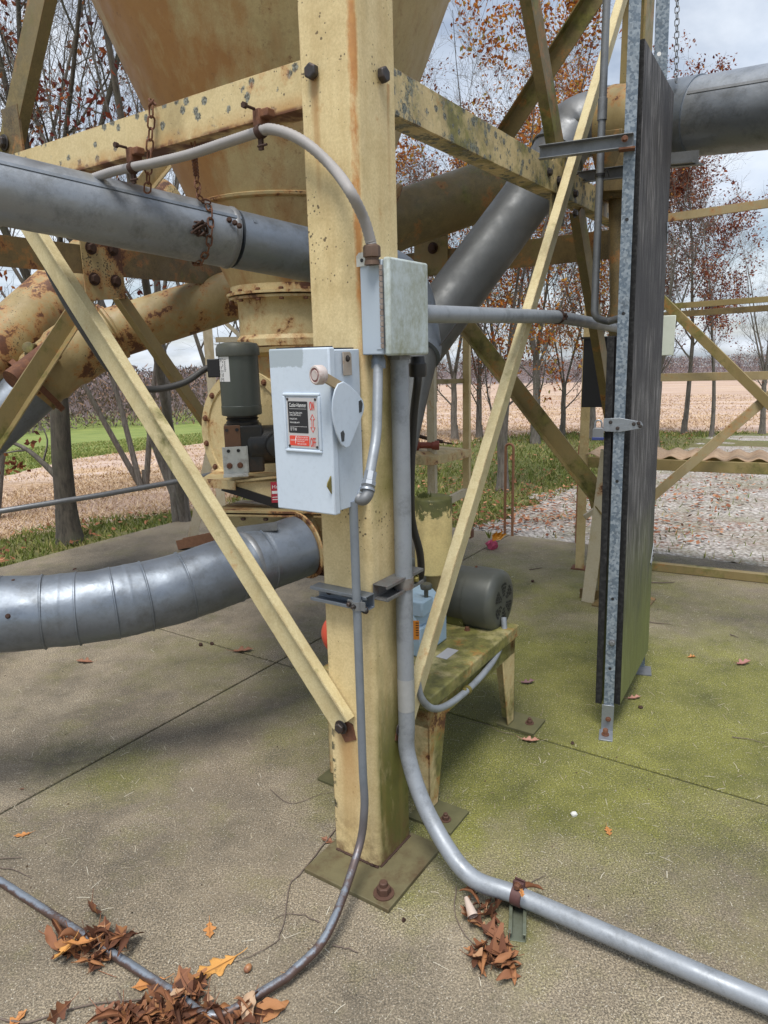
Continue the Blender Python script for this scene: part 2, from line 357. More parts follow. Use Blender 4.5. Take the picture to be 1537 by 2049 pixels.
MOTOR = plain('dark grey green motor paint', (.062, .066, .056), (.11, .115, .1), .45, .2, 9, .1, 60, (.13, .135, .09), .5)
MOTOR_L = plain('streaked grey motor paint', (.062, .072, .065), (.105, .115, .10), .42, .2, 5, .1, 60, (.15, .16, .1), .55)
GEAR = plain('oily gearbox iron', (.02, .021, .021), (.05, .048, .045), .4, .4, 12, .2, 60, (.13, .07, .04), .4)
PLATE_W = plain('chipped white bracket', (.42, .42, .38), (.6, .6, .55), .6, .1, 16, .2, 90, (.13, .09, .06), .7)
BLUE = plain('pale blue blower paint', (.25, .36, .45), (.36, .48, .58), .5)
RED = plain('faded red paint', (.5, .05, .025), (.62, .09, .045), .4)
SIGNRED = plain('sign red', (.6, .05, .03), (.66, .07, .04), .5, bump=.02)
SIGNGREY = plain('sign silver', (.46, .45, .46), (.55, .54, .55), .4, .2, bump=.02)
SIGNBLK = plain('sign black', (.012, .013, .018), (.02, .02, .026), .4, bump=.02)
SIGNWHT = plain('sign white', (.72, .72, .72), (.8, .8, .8), .5, bump=.02)
ORANGE = plain('orange sticker', (.6, .2, .02), (.7, .27, .04), .5, bump=.02)
LABELRED = plain('crimson label', (.4, .02, .045), (.46, .035, .06), .5, bump=.02)
BRASS = plain('olive brass', (.16, .13, .03), (.24, .2, .06), .5, .4)
KNOB = plain('worn knob paint', (.42, .36, .34), (.56, .5, .47), .6, 0, 60, .5, 120, (.25, .12, .1), .7)
TAN = plain('tan arm metal', (.3, .22, .12), (.4, .31, .19), .5, .2)
def boxpaint():
    M = MT('pale blue grey enamel', .5)
    c = M.mix(M.noise(5, 6), (.47, .545, .635), (.56, .63, .71))
    c = M.mix(M.mul(M.th(M.noise(70, 5, .7), .5, .72), .25), c, (.33, .38, .43))
    x = M.xyz(); p = M.mul(M.mr(x[2], .335, .365), M.mr(x[0], -.0, -.03)); p = M.th(M.ma('ADD', M.mul(p, .5), M.mul(M.noise(24, 8, .75), .7)), .75, .8)
    c = M.mix(M.mul(p, .8), c, (.3, .35, .38))
    sc_ = M.th(M.noise(10, 10, .8), .66, .7); c = M.mix(M.mul(sc_, .5), c, (.28, .31, .34))
    M.col(c); M.bump(M.noise(40, 5), .05, .002); return M.m
BOXP = boxpaint()
def doorp():
    M = MT('algae stained grey door', .6)
    c = M.mix(M.noise(9, 6), (.4, .46, .47), (.52, .58, .58))
    x = M.xyz(); m = M.th(M.ma('ADD', M.mul(M.noise(60, 8, .75, M.scale((1, 1, .7))), .75), M.mul(M.noise(7, 3), .5)), .5, .78)
    c = M.mix(M.mul(m, .8), c, M.mix(M.noise(120, 3), (.12, .125, .05), (.3, .31, .19)))
    M.col(c); M.bump(M.noise(120, 5), .2, .001); return M.m
DOORP = doorp()
BOXG = plain('grey enamel', (.36, .42, .48), (.42, .48, .55), .5, 0, 6, .05)
def woodm():
    M = MT('weathered grey plywood', .8)
    g = M.noise(8, 9, .7, M.scale((12, 12, .55))); g2 = M.noise(30, 6, .7, M.scale((9, 9, .3)))
    c = M.ramp(g, [(.36, (.02, .019, .019)), (.5, (.08, .075, .075)), (.62, (.34, .325, .32))])
    c = M.mix(M.mul(M.th(g2, .42, .6), .6), c, (.035, .032, .033))
    x = M.xyz(); big = M.noise(2.2, 4, .55); br = M.th(big, .42, .56); c = M.mix(M.mul(br, .8), c, (.03, .029, .034), 'MIX')
    mo = M.mul(M.mr(M.ma('ADD', x[2], M.mul(M.noise(5, 5), .4)), 1.0, .35), M.th(M.noise(6, 7, .6, M.scale((4, 4, .6))), .2, .42))
    c = M.mix(M.mul(mo, .8), c, M.mix(g, (.06, .075, .008), (.28, .3, .07)))
    M.col(c); M.bump(g, .6, .004); M.bump(g2, .4, .002); return M.m
WOOD = woodm()
def edgem():
    M = MT('tar black board edge', .85); M.col(M.mix(M.th(M.noise(60, 6), .45, .7), (.006, .006, .007), (.03, .03, .03))); M.bump(M.noise(60, 8, .7), .9, .004); return M.m
BEDGE = edgem()
def concrete():
    M = MT('concrete', .9, 0, 'World'); x = M.xyz()
    c = M.mix(M.th(M.noise(.9, 7, .6), .3, .7), (.15, .119, .08), (.29, .243, .172))
    c = M.mix(M.mul(M.th(M.noise(1.3, 10, .72), .45, .62), .72), c, (.085, .07, .05)); c = M.mix(M.mul(M.th(M.noise(3.4, 9, .75), .52, .66), .5), c, (.07, .06, .045))
    def blob(cx, cy, rx, ry, k=1.0):
        dx_ = M.mul(M.ma('SUBTRACT', x[0], cx), 1 / rx); dy_ = M.mul(M.ma('SUBTRACT', x[1], cy), 1 / ry)
        return M.mul(M.mr(M.ma('SQRT', M.ma('ADD', M.mul(dx_, dx_), M.mul(dy_, dy_))), 1, .1), k)
    bs = [blob(.8, 2.8, 1.5, 1.3, 1.2), blob(.55, 2.35, .8, .75, 1.1), blob(1.6, 2.6, 1.6, 1.4, .95), blob(.2, 2.0, .3, .28, .75), blob(-1.05, 2.35, .4, .3, .45), blob(-.9, 3.3, .8, .7, .28), blob(.06, 1.72, .2, .2, .55), blob(.32, 1.55, .14, .2, .5), blob(1.1, 4.3, 1.6, 1.4, .5)]
    s = bs[0]
    for q in bs[1:]: s = M.ma('MAXIMUM', s, q)
    m = M.th(M.ma('ADD', M.mul(s, .75), M.mul(M.ma('SUBTRACT', M.noise(3.2, 12, .76), .5), 1.2)), .02, .5)
    mc = M.mix(M.th(M.noise(3, 8, .7), .3, .7), (.06, .066, .005), (.2, .198, .034))
    dk = M.th(M.ma('ADD', M.mul(blob(.5, 2.75, .5, .5), .7), M.mul(M.noise(4, 7), .4)), .4, .95); mc = M.mix(M.mul(dk, .6), mc, (.04, .045, .008))
    c = M.mix(M.mul(m, .92), c, mc)
    # aggregate speckle and fine straw fibres
    f1 = M.noise(190, 3, .8); f2 = M.noise(520, 2, .7)
    c = M.mix(M.mr(M.noise(2.4, 5), .35, .65, .45, 1.0), c, M.mix(1.0, c, M.ramp(f1, [(.38, .28), (.5, .92), (.62, 2.1)]), 'MULTIPLY'))
    c = M.mix(M.mul(M.th(f2, .56, .7), .35), c, (.5, .46, .37))
    vd_ = M.vor(150); c = M.mix(M.mul(M.th(vd_, .26, .16), M.th(M.noise(90, 2), .46, .56), .75), c, (.58, .54, .45)); c = M.mix(M.mul(M.th(M.vor(95), .2, .1), .6), c, (.03, .026, .02))
    M.col(c); M.bump(f1, .7, .004); M.bump(M.noise(18, 6), .25, .006); return M.m
CONC = concrete()
JOINT = plain('joint filler', (.015, .016, .008), (.04, .042, .015), .95)
def ground():
    M = MT('field ground', .95, 0, 'World')
    nz = M.ma('SUBTRACT', M.noise(1.6, 8, .7), .5); nf = M.noise(14, 7, .75)
    gr = M.ramp(nf, [(.28, (.05, .06, .016)), (.5, (.12, .14, .035)), (.7, (.22, .2, .08))])
    gr = M.mix(M.mul(M.th(M.noise(.7, 5), .42, .6), .5), gr, (.16, .115, .06))
    st = M.ramp(M.noise(9, 8, .75, M.scale((.7, 1, 1))), [(.32, (.2, .125, .07)), (.5, (.4, .275, .18)), (.66, (.6, .46, .36))])
    st = M.mix(M.mul(M.th(M.noise(.35, 5, .6, M.scale((.6, 1.6, 1))), .4, .6), .7), st, (.52, .40, .34))
    st = M.mix(M.mul(M.th(M.noise(.9, 7, .7, M.scale((.35, 1.3, 1))), .47, .6), .65), st, (.46, .28, .11)); st = M.mix(M.mul(M.th(M.noise(.12, 7, .7, M.scale((.25, 1.6, 1))), .44, .58), .75), st, (.36, .235, .17)); st = M.mix(M.mul(M.th(M.noise(.5, 9, .8, M.scale((.2, 1.8, 1))), .48, .6), .5), st, (.66, .53, .46))
    ge = M.mix(M.th(M.noise(.7, 10, .8, M.scale((.35, 1.5, 1))), .4, .6), (.07, .125, .015), (.27, .30, .07))
    ge = M.mix(M.mul(M.th(M.noise(.25, 4, .6, M.scale((.5, 2, 1))), .45, .6), .5), ge, (.2, .24, .06))
    hi = M.mix(M.noise(.3, 5), (.13, .10, .098), (.2, .15, .14))
    c = M.mix(M.th(M.ma('ADD', M.attr('stub'), M.mul(nz, .7)), .45, .55), gr, st)
    c = M.mix(M.th(M.ma('ADD', M.attr('green'), M.mul(nz, .25)), .45, .55), c, ge)
    c = M.mix(M.attr('hill'), c, hi)
    M.col(c); M.bump(nf, .8, .03); return M.m
GROUND = ground()
def gravelm():
    M = MT('pale gravel', .95, 0, 'World'); v = M.vor(34, out='Color'); d = M.vor(34)
    c = M.mix(v, (.34, .31, .285), (.66, .62, .58)); c = M.mix(M.mul(M.th(d, .35, .75), .75), c, (.13, .11, .09))
    lit = M.mul(M.th(M.noise(1.3, 6, .65), .46, .6), M.th(M.noise(26, 5, .7), .47, .55)); c = M.mix(M.mul(lit, .8), c, (.2, .095, .06))
    c = M.mix(M.mul(M.th(M.noise(1.6, 8, .7), .45, .62), .6), c, (.2, .19, .11)); c = M.mix(M.mul(M.th(M.noise(3.1, 8, .72, M.scale((.5, 1.4, 1))), .5, .66), .5), c, (.17, .13, .1))
    M.col(c); M.bump(d, .9, .02); return M.m
GRAVEL = gravelm()
def barkm(n, a, b):
    M = MT(n, .9); g = M.noise(14, 8, .7, M.scale((2.5, 2.5, .5))); c = M.mix(M.th(g, .35, .65), a, b)
    c = M.mix(M.mul(M.th(M.noise(3, 6), .5, .65), .5), c, (.09, .095, .06)); M.col(c); M.bump(g, .6, .01); return M.m
BARK = barkm('grey brown bark', (.075, .065, .055), (.2, .18, .155))
BARK_D = barkm('dark mossy bark', (.035, .03, .024), (.10, .086, .066))
def isl(n, els, rough=.8, bump=0):
    M = MT(n, rough); c = M.ramp(M.island(), els); M.col(c); M.b.inputs['Specular IOR Level'].default_value = .2
    if bump:
        tr = M.n('ShaderNodeBsdfTranslucent'); M.t.links.new(c, tr.inputs[0]); mx_ = M.n('ShaderNodeMixShader'); mx_.inputs[0].default_value = bump
        o = M.t.nodes['Material Output']; M.t.links.new(M.b.outputs[0], mx_.inputs[1]); M.t.links.new(tr.outputs[0], mx_.inputs[2]); M.t.links.new(mx_.outputs[0], o.inputs[0])
    return M.m
LEAF_OR = isl('orange brown tree leaves', [(0, (.16, .05, .02)), (.35, (.38, .11, .03)), (.62, (.55, .2, .035)), (.86, (.62, .34, .07)), (1, (.32, .28, .06))], bump=.45)
LEAF_RD = isl('dark red tree leaves', [(0, (.09, .022, .02)), (.5, (.22, .055, .035)), (.85, (.36, .11, .04)), (1, (.45, .22, .07))], bump=.45)
LEAF_BR = isl('brown beech leaves', [(0, (.10, .04, .026)), (.5, (.22, .08, .04)), (1, (.36, .15, .06))], bump=.45)
GRASSM = isl('grass blades', [(0, (.08, .11, .025)), (.5, (.17, .21, .045)), (.8, (.28, .28, .09)), (1, (.42, .34, .16))], bump=.3)
STRAW = isl('straw stems', [(0, (.24, .15, .075)), (.5, (.46, .315, .18)), (1, (.64, .5, .35))])
LITTER = isl('leaf litter', [(0, (.12, .045, .025)), (.5, (.26, .1, .05)), (1, (.42, .22, .12))])
WOODS = isl('haze toned bare woods', [(0, (.13, .10, .105)), (.6, (.2, .155, .155)), (.9, (.24, .15, .11)), (1, (.28, .15, .08))])  # lighter purple grey mixes distance haze into the twig colours
def oakm(n, a, b):
    M = MT(n, .65); c = M.mix(M.noise(30, 7, .7), a, b); c = M.mix(M.mul(M.th(M.noise(55, 8, .75), .56, .64), .6), c, (.06, .025, .012))
    M.col(c); M.bump(M.noise(120, 5), .4, .001); return M.m
OAK_O = oakm('orange oak leaf', (.4, .16, .045), (.56, .26, .08))
OAK_B = oakm('brown oak leaf', (.17, .075, .04), (.3, .13, .07))
OAK_P = oakm('pinkish dry leaf', (.3, .14, .1), (.46, .24, .17))
OAK_T = oakm('orange amber oak leaf', (.5, .23, .05), (.62, .33, .09))
PILEM = isl('piled dead leaves', [(0, (.06, .028, .018)), (.4, (.15, .062, .034)), (.7, (.25, .11, .055)), (.92, (.36, .17, .07)), (1, (.48, .36, .25))], .7)
TWIG = plain('twig bark', (.09, .065, .05), (.2, .155, .125), .85)
PINK = plain('pink plastic', (.42, .05, .12), (.55, .09, .17), .5)
YORG = plain('orange yellow plastic', (.65, .25, .02), (.75, .4, .05), .4)
STONE = plain('white pebble', (.5, .5, .47), (.68, .68, .64), .8, 0, 60, .6, 60)
GRATE = plain('rusty tan grating', (.27, .17, .095), (.5, .37, .25), .8, .1, 30, .6, 90, (.19, .085, .04), .7)
WHITEBOX = plain('pale green white enamel', (.5, .54, .47), (.6, .64, .57), .6, 0, 16, .1, 90, (.3, .34, .24), .4)
# ---------------------------------------------------------------- terrain and pad
def interp(x, tab):
    if x <= tab[0][0]: return tab[0][1]
    for (a, b), (c, d) in zip(tab, tab[1:]):
        if x <= c: return b + (d - b) * (x - a) / (c - a)
    return tab[-1][1]
LT = [(6.8, .2206), (13, .158), (22, .122), (60, .100), (110, .082), (260, .036), (1500, .034), (4000, .034)]
RT = [(13, .1154), (20, .094), (50, .062), (150, .043), (350, .026), (1500, .026), (4000, .026)]
def zs(x, y):
    r = math.hypot(x, y); az = math.degrees(math.atan2(x, y))
    def one(t): return 0.0 if r <= t[0][0] else CH - r * interp(math.log(r), [(math.log(a), b) for a, b in t])
    k = max(0, min(1, (az + 14) / 14)); k = k * k * (3 - 2 * k)
    z = one(LT) * (1 - k) + one(RT) * k
    return z if abs(az) < 75 else z * max(0, 1 - (abs(az) - 75) / 15) + (0 if r < 300 else 0)
def r_gs(az):     # grass to stubble
    if az < 3:
        d = V((math.sin(R_(az)), math.cos(R_(az)), 0)); den = d.dot(ta)
        if den < .02: return 11.4
        return min(11.4, (5.25 + OX.dot(ta)) / den)
    return interp(az, [(3, 11.4), (14, 14.4), (29, 15.8), (60, 18)])
def r_green(az): return interp(az, [(-60, 15), (-28, 18), (-15, 32), (-8, 60), (-5, 130), (-3, 9999)])
def sstep(a, b, x): t = max(0, min(1, (x - a) / (b - a))); return t * t * (3 - 2 * t)
rs = [3.2]
while rs[-1] < 3500: rs.append(rs[-1] + max(.11, rs[-1] * (.016 if rs[-1] < 30 else .05)))
azs = []; a_ = -180.0
while a_ < 180: azs.append(a_); a_ += .45 if -48 <= a_ < 48 else 6.0
vb, att = [V((0, 0, -.13))], [(0, 0, 0)]
for r in rs:
    for a in azs:
        x, y = r * math.sin(R_(a)), r * math.cos(R_(a)); z = zs(x, y)
        nzv = mnoise.noise(V((x * .5, y * .5, 0))) * .05 * sstep(6, 12, r) + mnoise.noise(V((x * .02, y * .02, 3))) * .3 * sstep(60, 160, r)
        near = 1 - sstep(5.4, 6.2, r)
        vb.append(V((x, y, z + nzv - .03 - .1 * near)))
        gs = r_gs(a); att.append((sstep(-.6, .6, (r - gs) / max(.5, gs * .06)), sstep(-.8, .8, (r - r_green(a)) / (r_green(a) * .05)), sstep(130, 170, r)))
na = len(azs); fs = [(0, 1 + j, 1 + (j + 1) % na) for j in range(na)]
for i in range(len(rs) - 1):
    for j in range(na):
        fs.append((1 + i * na + j, 1 + i * na + (j + 1) % na, 1 + (i + 1) * na + (j + 1) % na, 1 + (i + 1) * na + j))
me = bpy.data.meshes.new('ground'); me.from_pydata(vb, [], [f[::-1] for f in fs]); me.materials.append(GROUND)
for k, nm in enumerate(('stub', 'green', 'hill')):
    at = me.attributes.new(nm, 'FLOAT', 'POINT'); at.data.foreach_set('value', [q[k] for q in att])
me.polygons.foreach_set('use_smooth', [True] * len(me.polygons))
bm = bmesh.new(); bm.from_mesh(me); bmesh.ops.recalc_face_normals(bm, faces=bm.faces)
if sum(f.normal.z for f in bm.faces) < 0: bmesh.ops.reverse_faces(bm, faces=bm.faces)
bm.to_mesh(me); bm.free()
go = bpy.data.objects.new('ground', me); COL.objects.link(go); tag(go, kind='structure', label='farm ground of grass, stubble field and green field', cat='ground')

# concrete pad: slabs in tower directions, parted by narrow joints
ju, jv = 1.262, .943       # joint crossing, in tower axes
mb = MB()
U_EDGES = [(-6, ju - .005), (ju + .005, 4.24)]; V_EDGES = [(-5.5, jv - .005), (jv + .005, 3.84)]
for u0, u1 in U_EDGES:
    for v0, v1 in V_EDGES: mb.tbox(u0, u1, v0, v1, -.16, 0)
solo('concrete_pad', mb, CONC, 'mossy weathered concrete pad cut by two joints', 'concrete pad', kind='structure', loc=(0, 0, 0), bevel=.004)
mb = MB(); mb.tbox(ju - .0045, ju + .0045, -5.4, 3.8, -.15, -.006); mb.tbox(-5.9, ju - .006, jv - .0045, jv + .0045, -.15, -.006); mb.tbox(ju + .006, 4.2, jv - .0045, jv + .0045, -.15, -.006)
solo('joint_filler', mb, JOINT, 'dark mossy filler in the joints of the concrete pad', 'joint filler', kind='structure', loc=(0, 0, 0))

# gravel drive sheet with ragged margin
poly = [G(*p) for p in [(905, 1090), (925, 1060), (985, 1046), (1080, 1003), (1190, 962), (1290, 940), (1360, 905), (1395, 880), (1440, 858), (1537, 846)]] + [V((9, 12.2, 0)), V((10, 8, 0)), V((7.2, 2.2, 0)), V((3.0, 4.4, 0))]
def inpoly(x, y):
    c = False; n = len(poly)
    for i in range(n):
        a, b = poly[i], poly[i - 1]
        if (a.y > y) != (b.y > y) and x < (b.x - a.x) * (y - a.y) / (b.y - a.y) + a.x: c = not c
    return c
mb = MB(); cs = .06; idx = {}; vs_, fs = [], []
for i in range(0, 175):
    for j in range(0, 150):
        x, y = .4 + i * cs, 3.6 + j * cs
        n1 = mnoise.noise(V((x * 1.3, y * 1.3, 1))) * .35 + mnoise.noise(V((x * 6, y * 6, 1))) * .16
        n2 = mnoise.noise(V((x * 1.3, y * 1.3, 7))) * .35 + mnoise.noise(V((x * 6, y * 6, 9))) * .16
        if not inpoly(x + n1, y + n2): continue
        gx, gy = x - 5.6, y - 7.9
        if ((gx * gx) / .9 + gy * gy / .5) ** .5 + n1 * 1.5 < .7: continue   # grassy patch
        q = []
        for a, b in ((0, 0), (1, 0), (1, 1), (0, 1)):
            k = (i + a, j + b)
            if k not in idx:
                idx[k] = len(vs_); X, Y_ = .4 + k[0] * cs, 3.6 + k[1] * cs
                vs_.append(V((X, Y_, zs(X, Y_) - .016 + mnoise.noise(V((X * 3, Y_ * 3, 2))) * .012)))
            q.append(idx[k])
        fs.append(q)
mb.add(vs_, fs); GRAV = solo('gravel_drive', mb, GRAVEL, 'pale gravel drive strewn with fallen leaves', 'gravel drive', kind='structure', loc=(0, 0, 0), smooth=80)

# ---------------------------------------------------------------- steel support tower
S = 2.65
tower = thing('support_tower', 'cream steel support tower with angle post, cross beams and flat diagonal braces', 'steel tower', OX)
def angle_prof(a, b, t): return [(0, 0), (a, 0), (a, t), (t, t), (t, b), (0, b)]
def post_mb(cu, cv, su, sv, z0, z1, LU=.16, LV=.17, t=.011, r=.022):
    P = []
    for k in range(7):
        q = math.pi / 2 * k / 6; P.append((r - r * math.sin(q), r - r * math.cos(q)))
    P = [(LU, 0)] + P + [(0, LV), (t, LV)]
    for k in range(5):
        q = math.pi / 2 * (4 - k) / 4; P.append((t + .012 - .012 * math.sin(q), t + .012 - .012 * math.cos(q)))
    P += [(LU, t)]
    return MB().prism(P, T(cu, cv, z0), ta * su, tb * sv, UZ * (z1 - z0))
post = part('post', post_mb(0, 0, 1, 1, .014, 4.6), CREAM_POST, tower, bevel=.0015, smooth=30)
pl = part('base_plate', MB().tbox(-.11, .19, -.12, .185, .0005, .014), plain('mossy rusty plate steel', (.085, .07, .035), (.17, .15, .075), .7, .1, 18, .35, 90, (.07, .035, .015), .7), tower, bevel=.002)
NUTR = plain('brown nut rust', (.05, .026, .018), (.13, .065, .042), .7, .2, 50, .4, 150)
def anchor(p, parent, r=.02):
    b = MB(); b.lathe([(r * 1.5, 0), (r * 1.5, r * .2)], p, UZ, 24); b.lathe([(r, r * .2), (r, r * 1.15), (r * .85, r * 1.3)], p, UZ, 6); b.lathe([(r * .6, r * 1.3), (r * .6, r * 1.85), (r * .45, r * 2)], p, UZ, 16)
    return part('anchor_bolt', b, NUTR, parent)
rw = random.Random(12); wb_ = MB()
for p_, q_ in ((T(.158, -.002, .015), T(.02, -.003, .015)), (T(.02, -.003, .015), T(.002, -.001, .015)), (T(-.002, .004, .015), T(-.003, .168, .015))):
    n_w = 26; wp_ = [p_.lerp(q_, i / n_w) for i in range(n_w + 1)]; wb_.tube(wp_, [.0045 * rw.uniform(.7, 1.3) for _ in wp_], 6)
part('weld_bead', wb_, RUST_DK, tower)
bp = G(768, 1788, .014); anchor(bp, tower); anchor(T(.16, .155, .014), tower)
# hex bolts at the beam joints on the post faces
for px, py, plane in ((629, 146, 'L'), (760, 152, 'R')):
    p = PV(px, py, -.0005) if plane == 'L' else PU(px, py, -.0005)
    part('bolt', MB().hexbolt(p, -tb if plane == 'L' else -ta, .019, .021, False), BOLT, tower, bevel=.002)
# horizontal beams (angle sections)
ZB0, ZB1 = 2.096, 2.203
def beam_v(u0, u1, v, z0, z1, t=.009, flange=.07, top=False):      # along ta at v
    b = MB(); b.tbox(u0, u1, v, v + t, z0, z1); b.tbox(u0, u1, v + t, v + flange, (z1 - t) if top else z0, z1 if top else (z0 + t)); return b
def beam_u(v0, v1, u, z0, z1, t=.009, flange=.07, top=False):
    b = MB(); b.tbox(u, u + t, v0, v1, z0, z1); b.tbox(u + t, u + flange, v0, v1, (z1 - t) if top else z0, z1 if top else (z0 + t)); return b
part('beam', beam_v(.03, S - .03, .0125, ZB0, ZB1), CREAM_LICH, tower, bevel=.001)
part('beam', beam_u(.03, S - .03, .0125, ZB0, ZB1), CREAM_MOSS, tower, bevel=.001)
# far posts of the square and the two back beams
def far_post(cu, cv, su, sv):
    part('post', post_mb(cu, cv, su, sv, .013, 4.6), CREAM_OLD if cu == 0 else CREAM, tower, bevel=.0015, smooth=30)
    part('base_plate', MB().tbox(cu - .15, cu + .15, cv - .15, cv + .15, .0005, .013), CREAM_SHADE_GRIME, tower, bevel=.002)
far_post(S, 0, -1, 1); far_post(0, S, 1, -1)
zb = 2.05
part('beam', beam_u(.03, S - .03, S - .1, zb - .075, zb + .075, .01, .1, True), CREAM_SHADE_GRIME, tower, bevel=.001)
part('beam', beam_v(.03, S - .03, S - .1, zb - .075, zb + .075, .01, .1, True), CREAM_SHADE_GRIME, tower, bevel=.001)
# flat diagonal braces
def flat(p0, p1, wdir_plane_n, w_, t, m, ext0=0):
    ax = (V(p1) - V(p0)).normalized(); n = V(wdir_plane_n); s_ = n.cross(ax).normalized()
    return part('brace', MB().prism([(-w_ / 2, 0), (w_ / 2, 0), (w_ / 2, t), (-w_ / 2, t)], p0, s_, n, p1 - p0), m, tower, bevel=.0012)
def l_brace(p0, p1, n, w_, t, fl, m, flip=1):
    ax = (V(p1) - V(p0)).normalized(); n = V(n); s_ = n.cross(ax).normalized() * flip
    pr = [(-w_ / 2, 0), (w_ / 2, 0), (w_ / 2, t), (-w_ / 2 + t, t), (-w_ / 2 + t, fl), (-w_ / 2, fl)]
    return part('brace', MB().prism(pr, p0, s_, n, p1 - p0), m, tower, bevel=.0012)
# near braces lie on the outside of the post flanges; each long line is fitted to the photograph in its own side plane
l0, l1 = PV(690, 1446, -.004), PV(65, 455, -.004); r0, r1 = PU(818, 1418, -.004), PU(1240, 10, -.004)
ld = (l1 - l0).normalized(); rd = (r1 - r0).normalized()
l_brace(l0 - ld * .0, l0 + ld * 3.7, -tb, .098, .007, .035, CREAM_BRACE, 1)
l_brace(r0 - rd * .03, r0 + rd * 3.6, -ta, .098, .007, .035, CREAM_BRACE, -1)
for p, n in ((PV(683, 1452, -.009), -tb), (PU(800, 1455, -.009), -ta)):
    part('bolt', MB().hexbolt(p + UZ * -.004, n, .016, .016), BOLT, tower, bevel=.001)
# small triangular gusset under each brace foot
q = PV(688, 1462, -.001); part('gusset', MB().prism([(-.045, .045), (.035, .03), (.045, -.015), (.005, -.035)], q, -ta, UZ, -tb * .002), RUST, tower)
q = PU(806, 1462, -.001); part('gusset', MB().prism([(.045, .045), (-.035, .02), (-.045, -.01), (.0, -.03)], q, tb, UZ, -ta * .002), RUST, tower)
# second diagonals (angle sections inside the side planes)
def chan_between(p0, p1, n, w_, fl, t, m):
    ax = (V(p1) - V(p0)).normalized(); n = V(n); s_ = n.cross(ax).normalized()
    pr = [(-w_ / 2, 0), (w_ / 2, 0), (w_ / 2, fl), (w_ / 2 - t, fl), (w_ / 2 - t, t), (-w_ / 2 + t, t), (-w_ / 2 + t, fl), (-w_ / 2, fl)]
    return part('brace', MB().prism(pr, p0, s_, n, p1 - p0), m, tower, bevel=.0012)
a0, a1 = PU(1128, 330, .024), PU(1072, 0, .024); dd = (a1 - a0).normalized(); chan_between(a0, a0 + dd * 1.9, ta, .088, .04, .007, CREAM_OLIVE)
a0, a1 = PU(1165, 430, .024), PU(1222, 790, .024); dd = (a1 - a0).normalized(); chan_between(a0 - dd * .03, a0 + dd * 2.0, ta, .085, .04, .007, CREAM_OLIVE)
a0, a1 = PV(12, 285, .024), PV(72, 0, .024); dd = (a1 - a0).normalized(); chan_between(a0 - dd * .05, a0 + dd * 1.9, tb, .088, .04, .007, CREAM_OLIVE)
part('bolt', MB().hexbolt(PV(10, 286, .022) - tb * .002, -tb, .02, .02), BOLT, tower, bevel=.001)
part('gusset', MB().prism([(-.05, -.2), (.05, -.2), (.05, .15), (-.05, .15)], PV(30, 310, .022), -ta, UZ, tb * .008), CREAM_SHADE_GRIME, tower)
# node gussets and bolts where the right diagonals cross the beam
part('gusset', MB().prism([(-.075, -.14), (.075, -.14), (.06, .12), (-.06, .12)], PU(1118, 372, .022), tb, UZ, ta * .008), CREAM_MOSS, tower)
for px, py in ((1117, 362), (1150, 388), (1149, 427), (1098, 345)):
    part('bolt', MB().hexbolt(PU(px, py, .0125), -ta, .013, .014), BOLT, tower)
# back side diagonals and the bolted joint plates of the back beams
vb_ = S - .09
def PVv(px, py): return PV(px, py, vb_)
def PUu(px, py): return PU(px, py, S - .09)
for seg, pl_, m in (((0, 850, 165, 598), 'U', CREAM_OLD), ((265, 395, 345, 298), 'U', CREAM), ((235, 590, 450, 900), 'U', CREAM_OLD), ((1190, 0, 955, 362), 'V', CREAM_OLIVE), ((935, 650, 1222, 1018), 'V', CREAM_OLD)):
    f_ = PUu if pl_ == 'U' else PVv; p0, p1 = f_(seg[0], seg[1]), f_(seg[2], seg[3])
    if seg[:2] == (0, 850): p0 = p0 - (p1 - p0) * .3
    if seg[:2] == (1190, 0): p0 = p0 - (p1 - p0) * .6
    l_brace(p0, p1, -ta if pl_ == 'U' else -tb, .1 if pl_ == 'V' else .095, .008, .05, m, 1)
gp = PUu(204, 533); part('gusset', MB().prism([(-.13, -.19), (.13, -.17), (.12, .19), (-.13, .19)], gp + ta * -.016, tb, UZ, ta * .01), CREAM_PIPE, tower, bevel=.001)
for px, py in ((178, 497), (222, 500), (185, 559), (228, 563)):
    part('bolt', MB().hexbolt(PUu(px, py) - ta * .016, -ta, .026, .024), RUST_DK, tower)
gp = PVv(870, 510); part('gusset', MB().prism([(-.14, -.12), (.1, -.12), (.1, .14), (-.14, .14)], gp - tb * .016, -ta, UZ, tb * .01), CREAM_OLD, tower)
part('bolt', MB().hexbolt(PVv(869, 497) - tb * .016, -tb, .026, .024), RUST_DK, tower)

# ---------------------------------------------------------------- hopper
HC = V((-.43, 3.52, 0)); HB = D(562, 590, 3.38).z
hop = thing('cone_hopper', 'large cream cone hopper with orange rust stains, hanging inside the tower', 'hopper', (HC.x, HC.y, HB))
K = lambda z: .262 + (z - HB) * .42
prof = [(K(HB), HB)] + [(K(z), z) for z in (HB + .1, 2.0, 2.3, 2.6, 3.0, 3.4, 3.9)] + [(1.16, 4.0), (1.17, 4.6)]
cone_o = part('cone', MB().lathe([(r, z) for r, z in prof], HC, UZ, 72, False), CREAM_HOP, hop)
zr = D(480, 420, 3.2).z
rr = K(zr)
part('seam_ring', MB().lathe([(rr + .001, zr - .012), (rr + .012, zr - .006), (rr + .014, zr + .004), (rr + .004, zr + .01)], HC, UZ, 72, False), CREAM_PIPE, hop)
def ring(mb, r0, r1, z0, z1): return mb.lathe([(r0, z0), (r1, z0), (r1, z1), (r0, z1), (r0, z0)], HC, UZ, 56, False)
fl = ring(MB(), .2, .295, HB - .012, HB); ring(fl, .2, .285, HB - .03, HB - .018); ring(fl, .262, .275, HB, HB + .045)
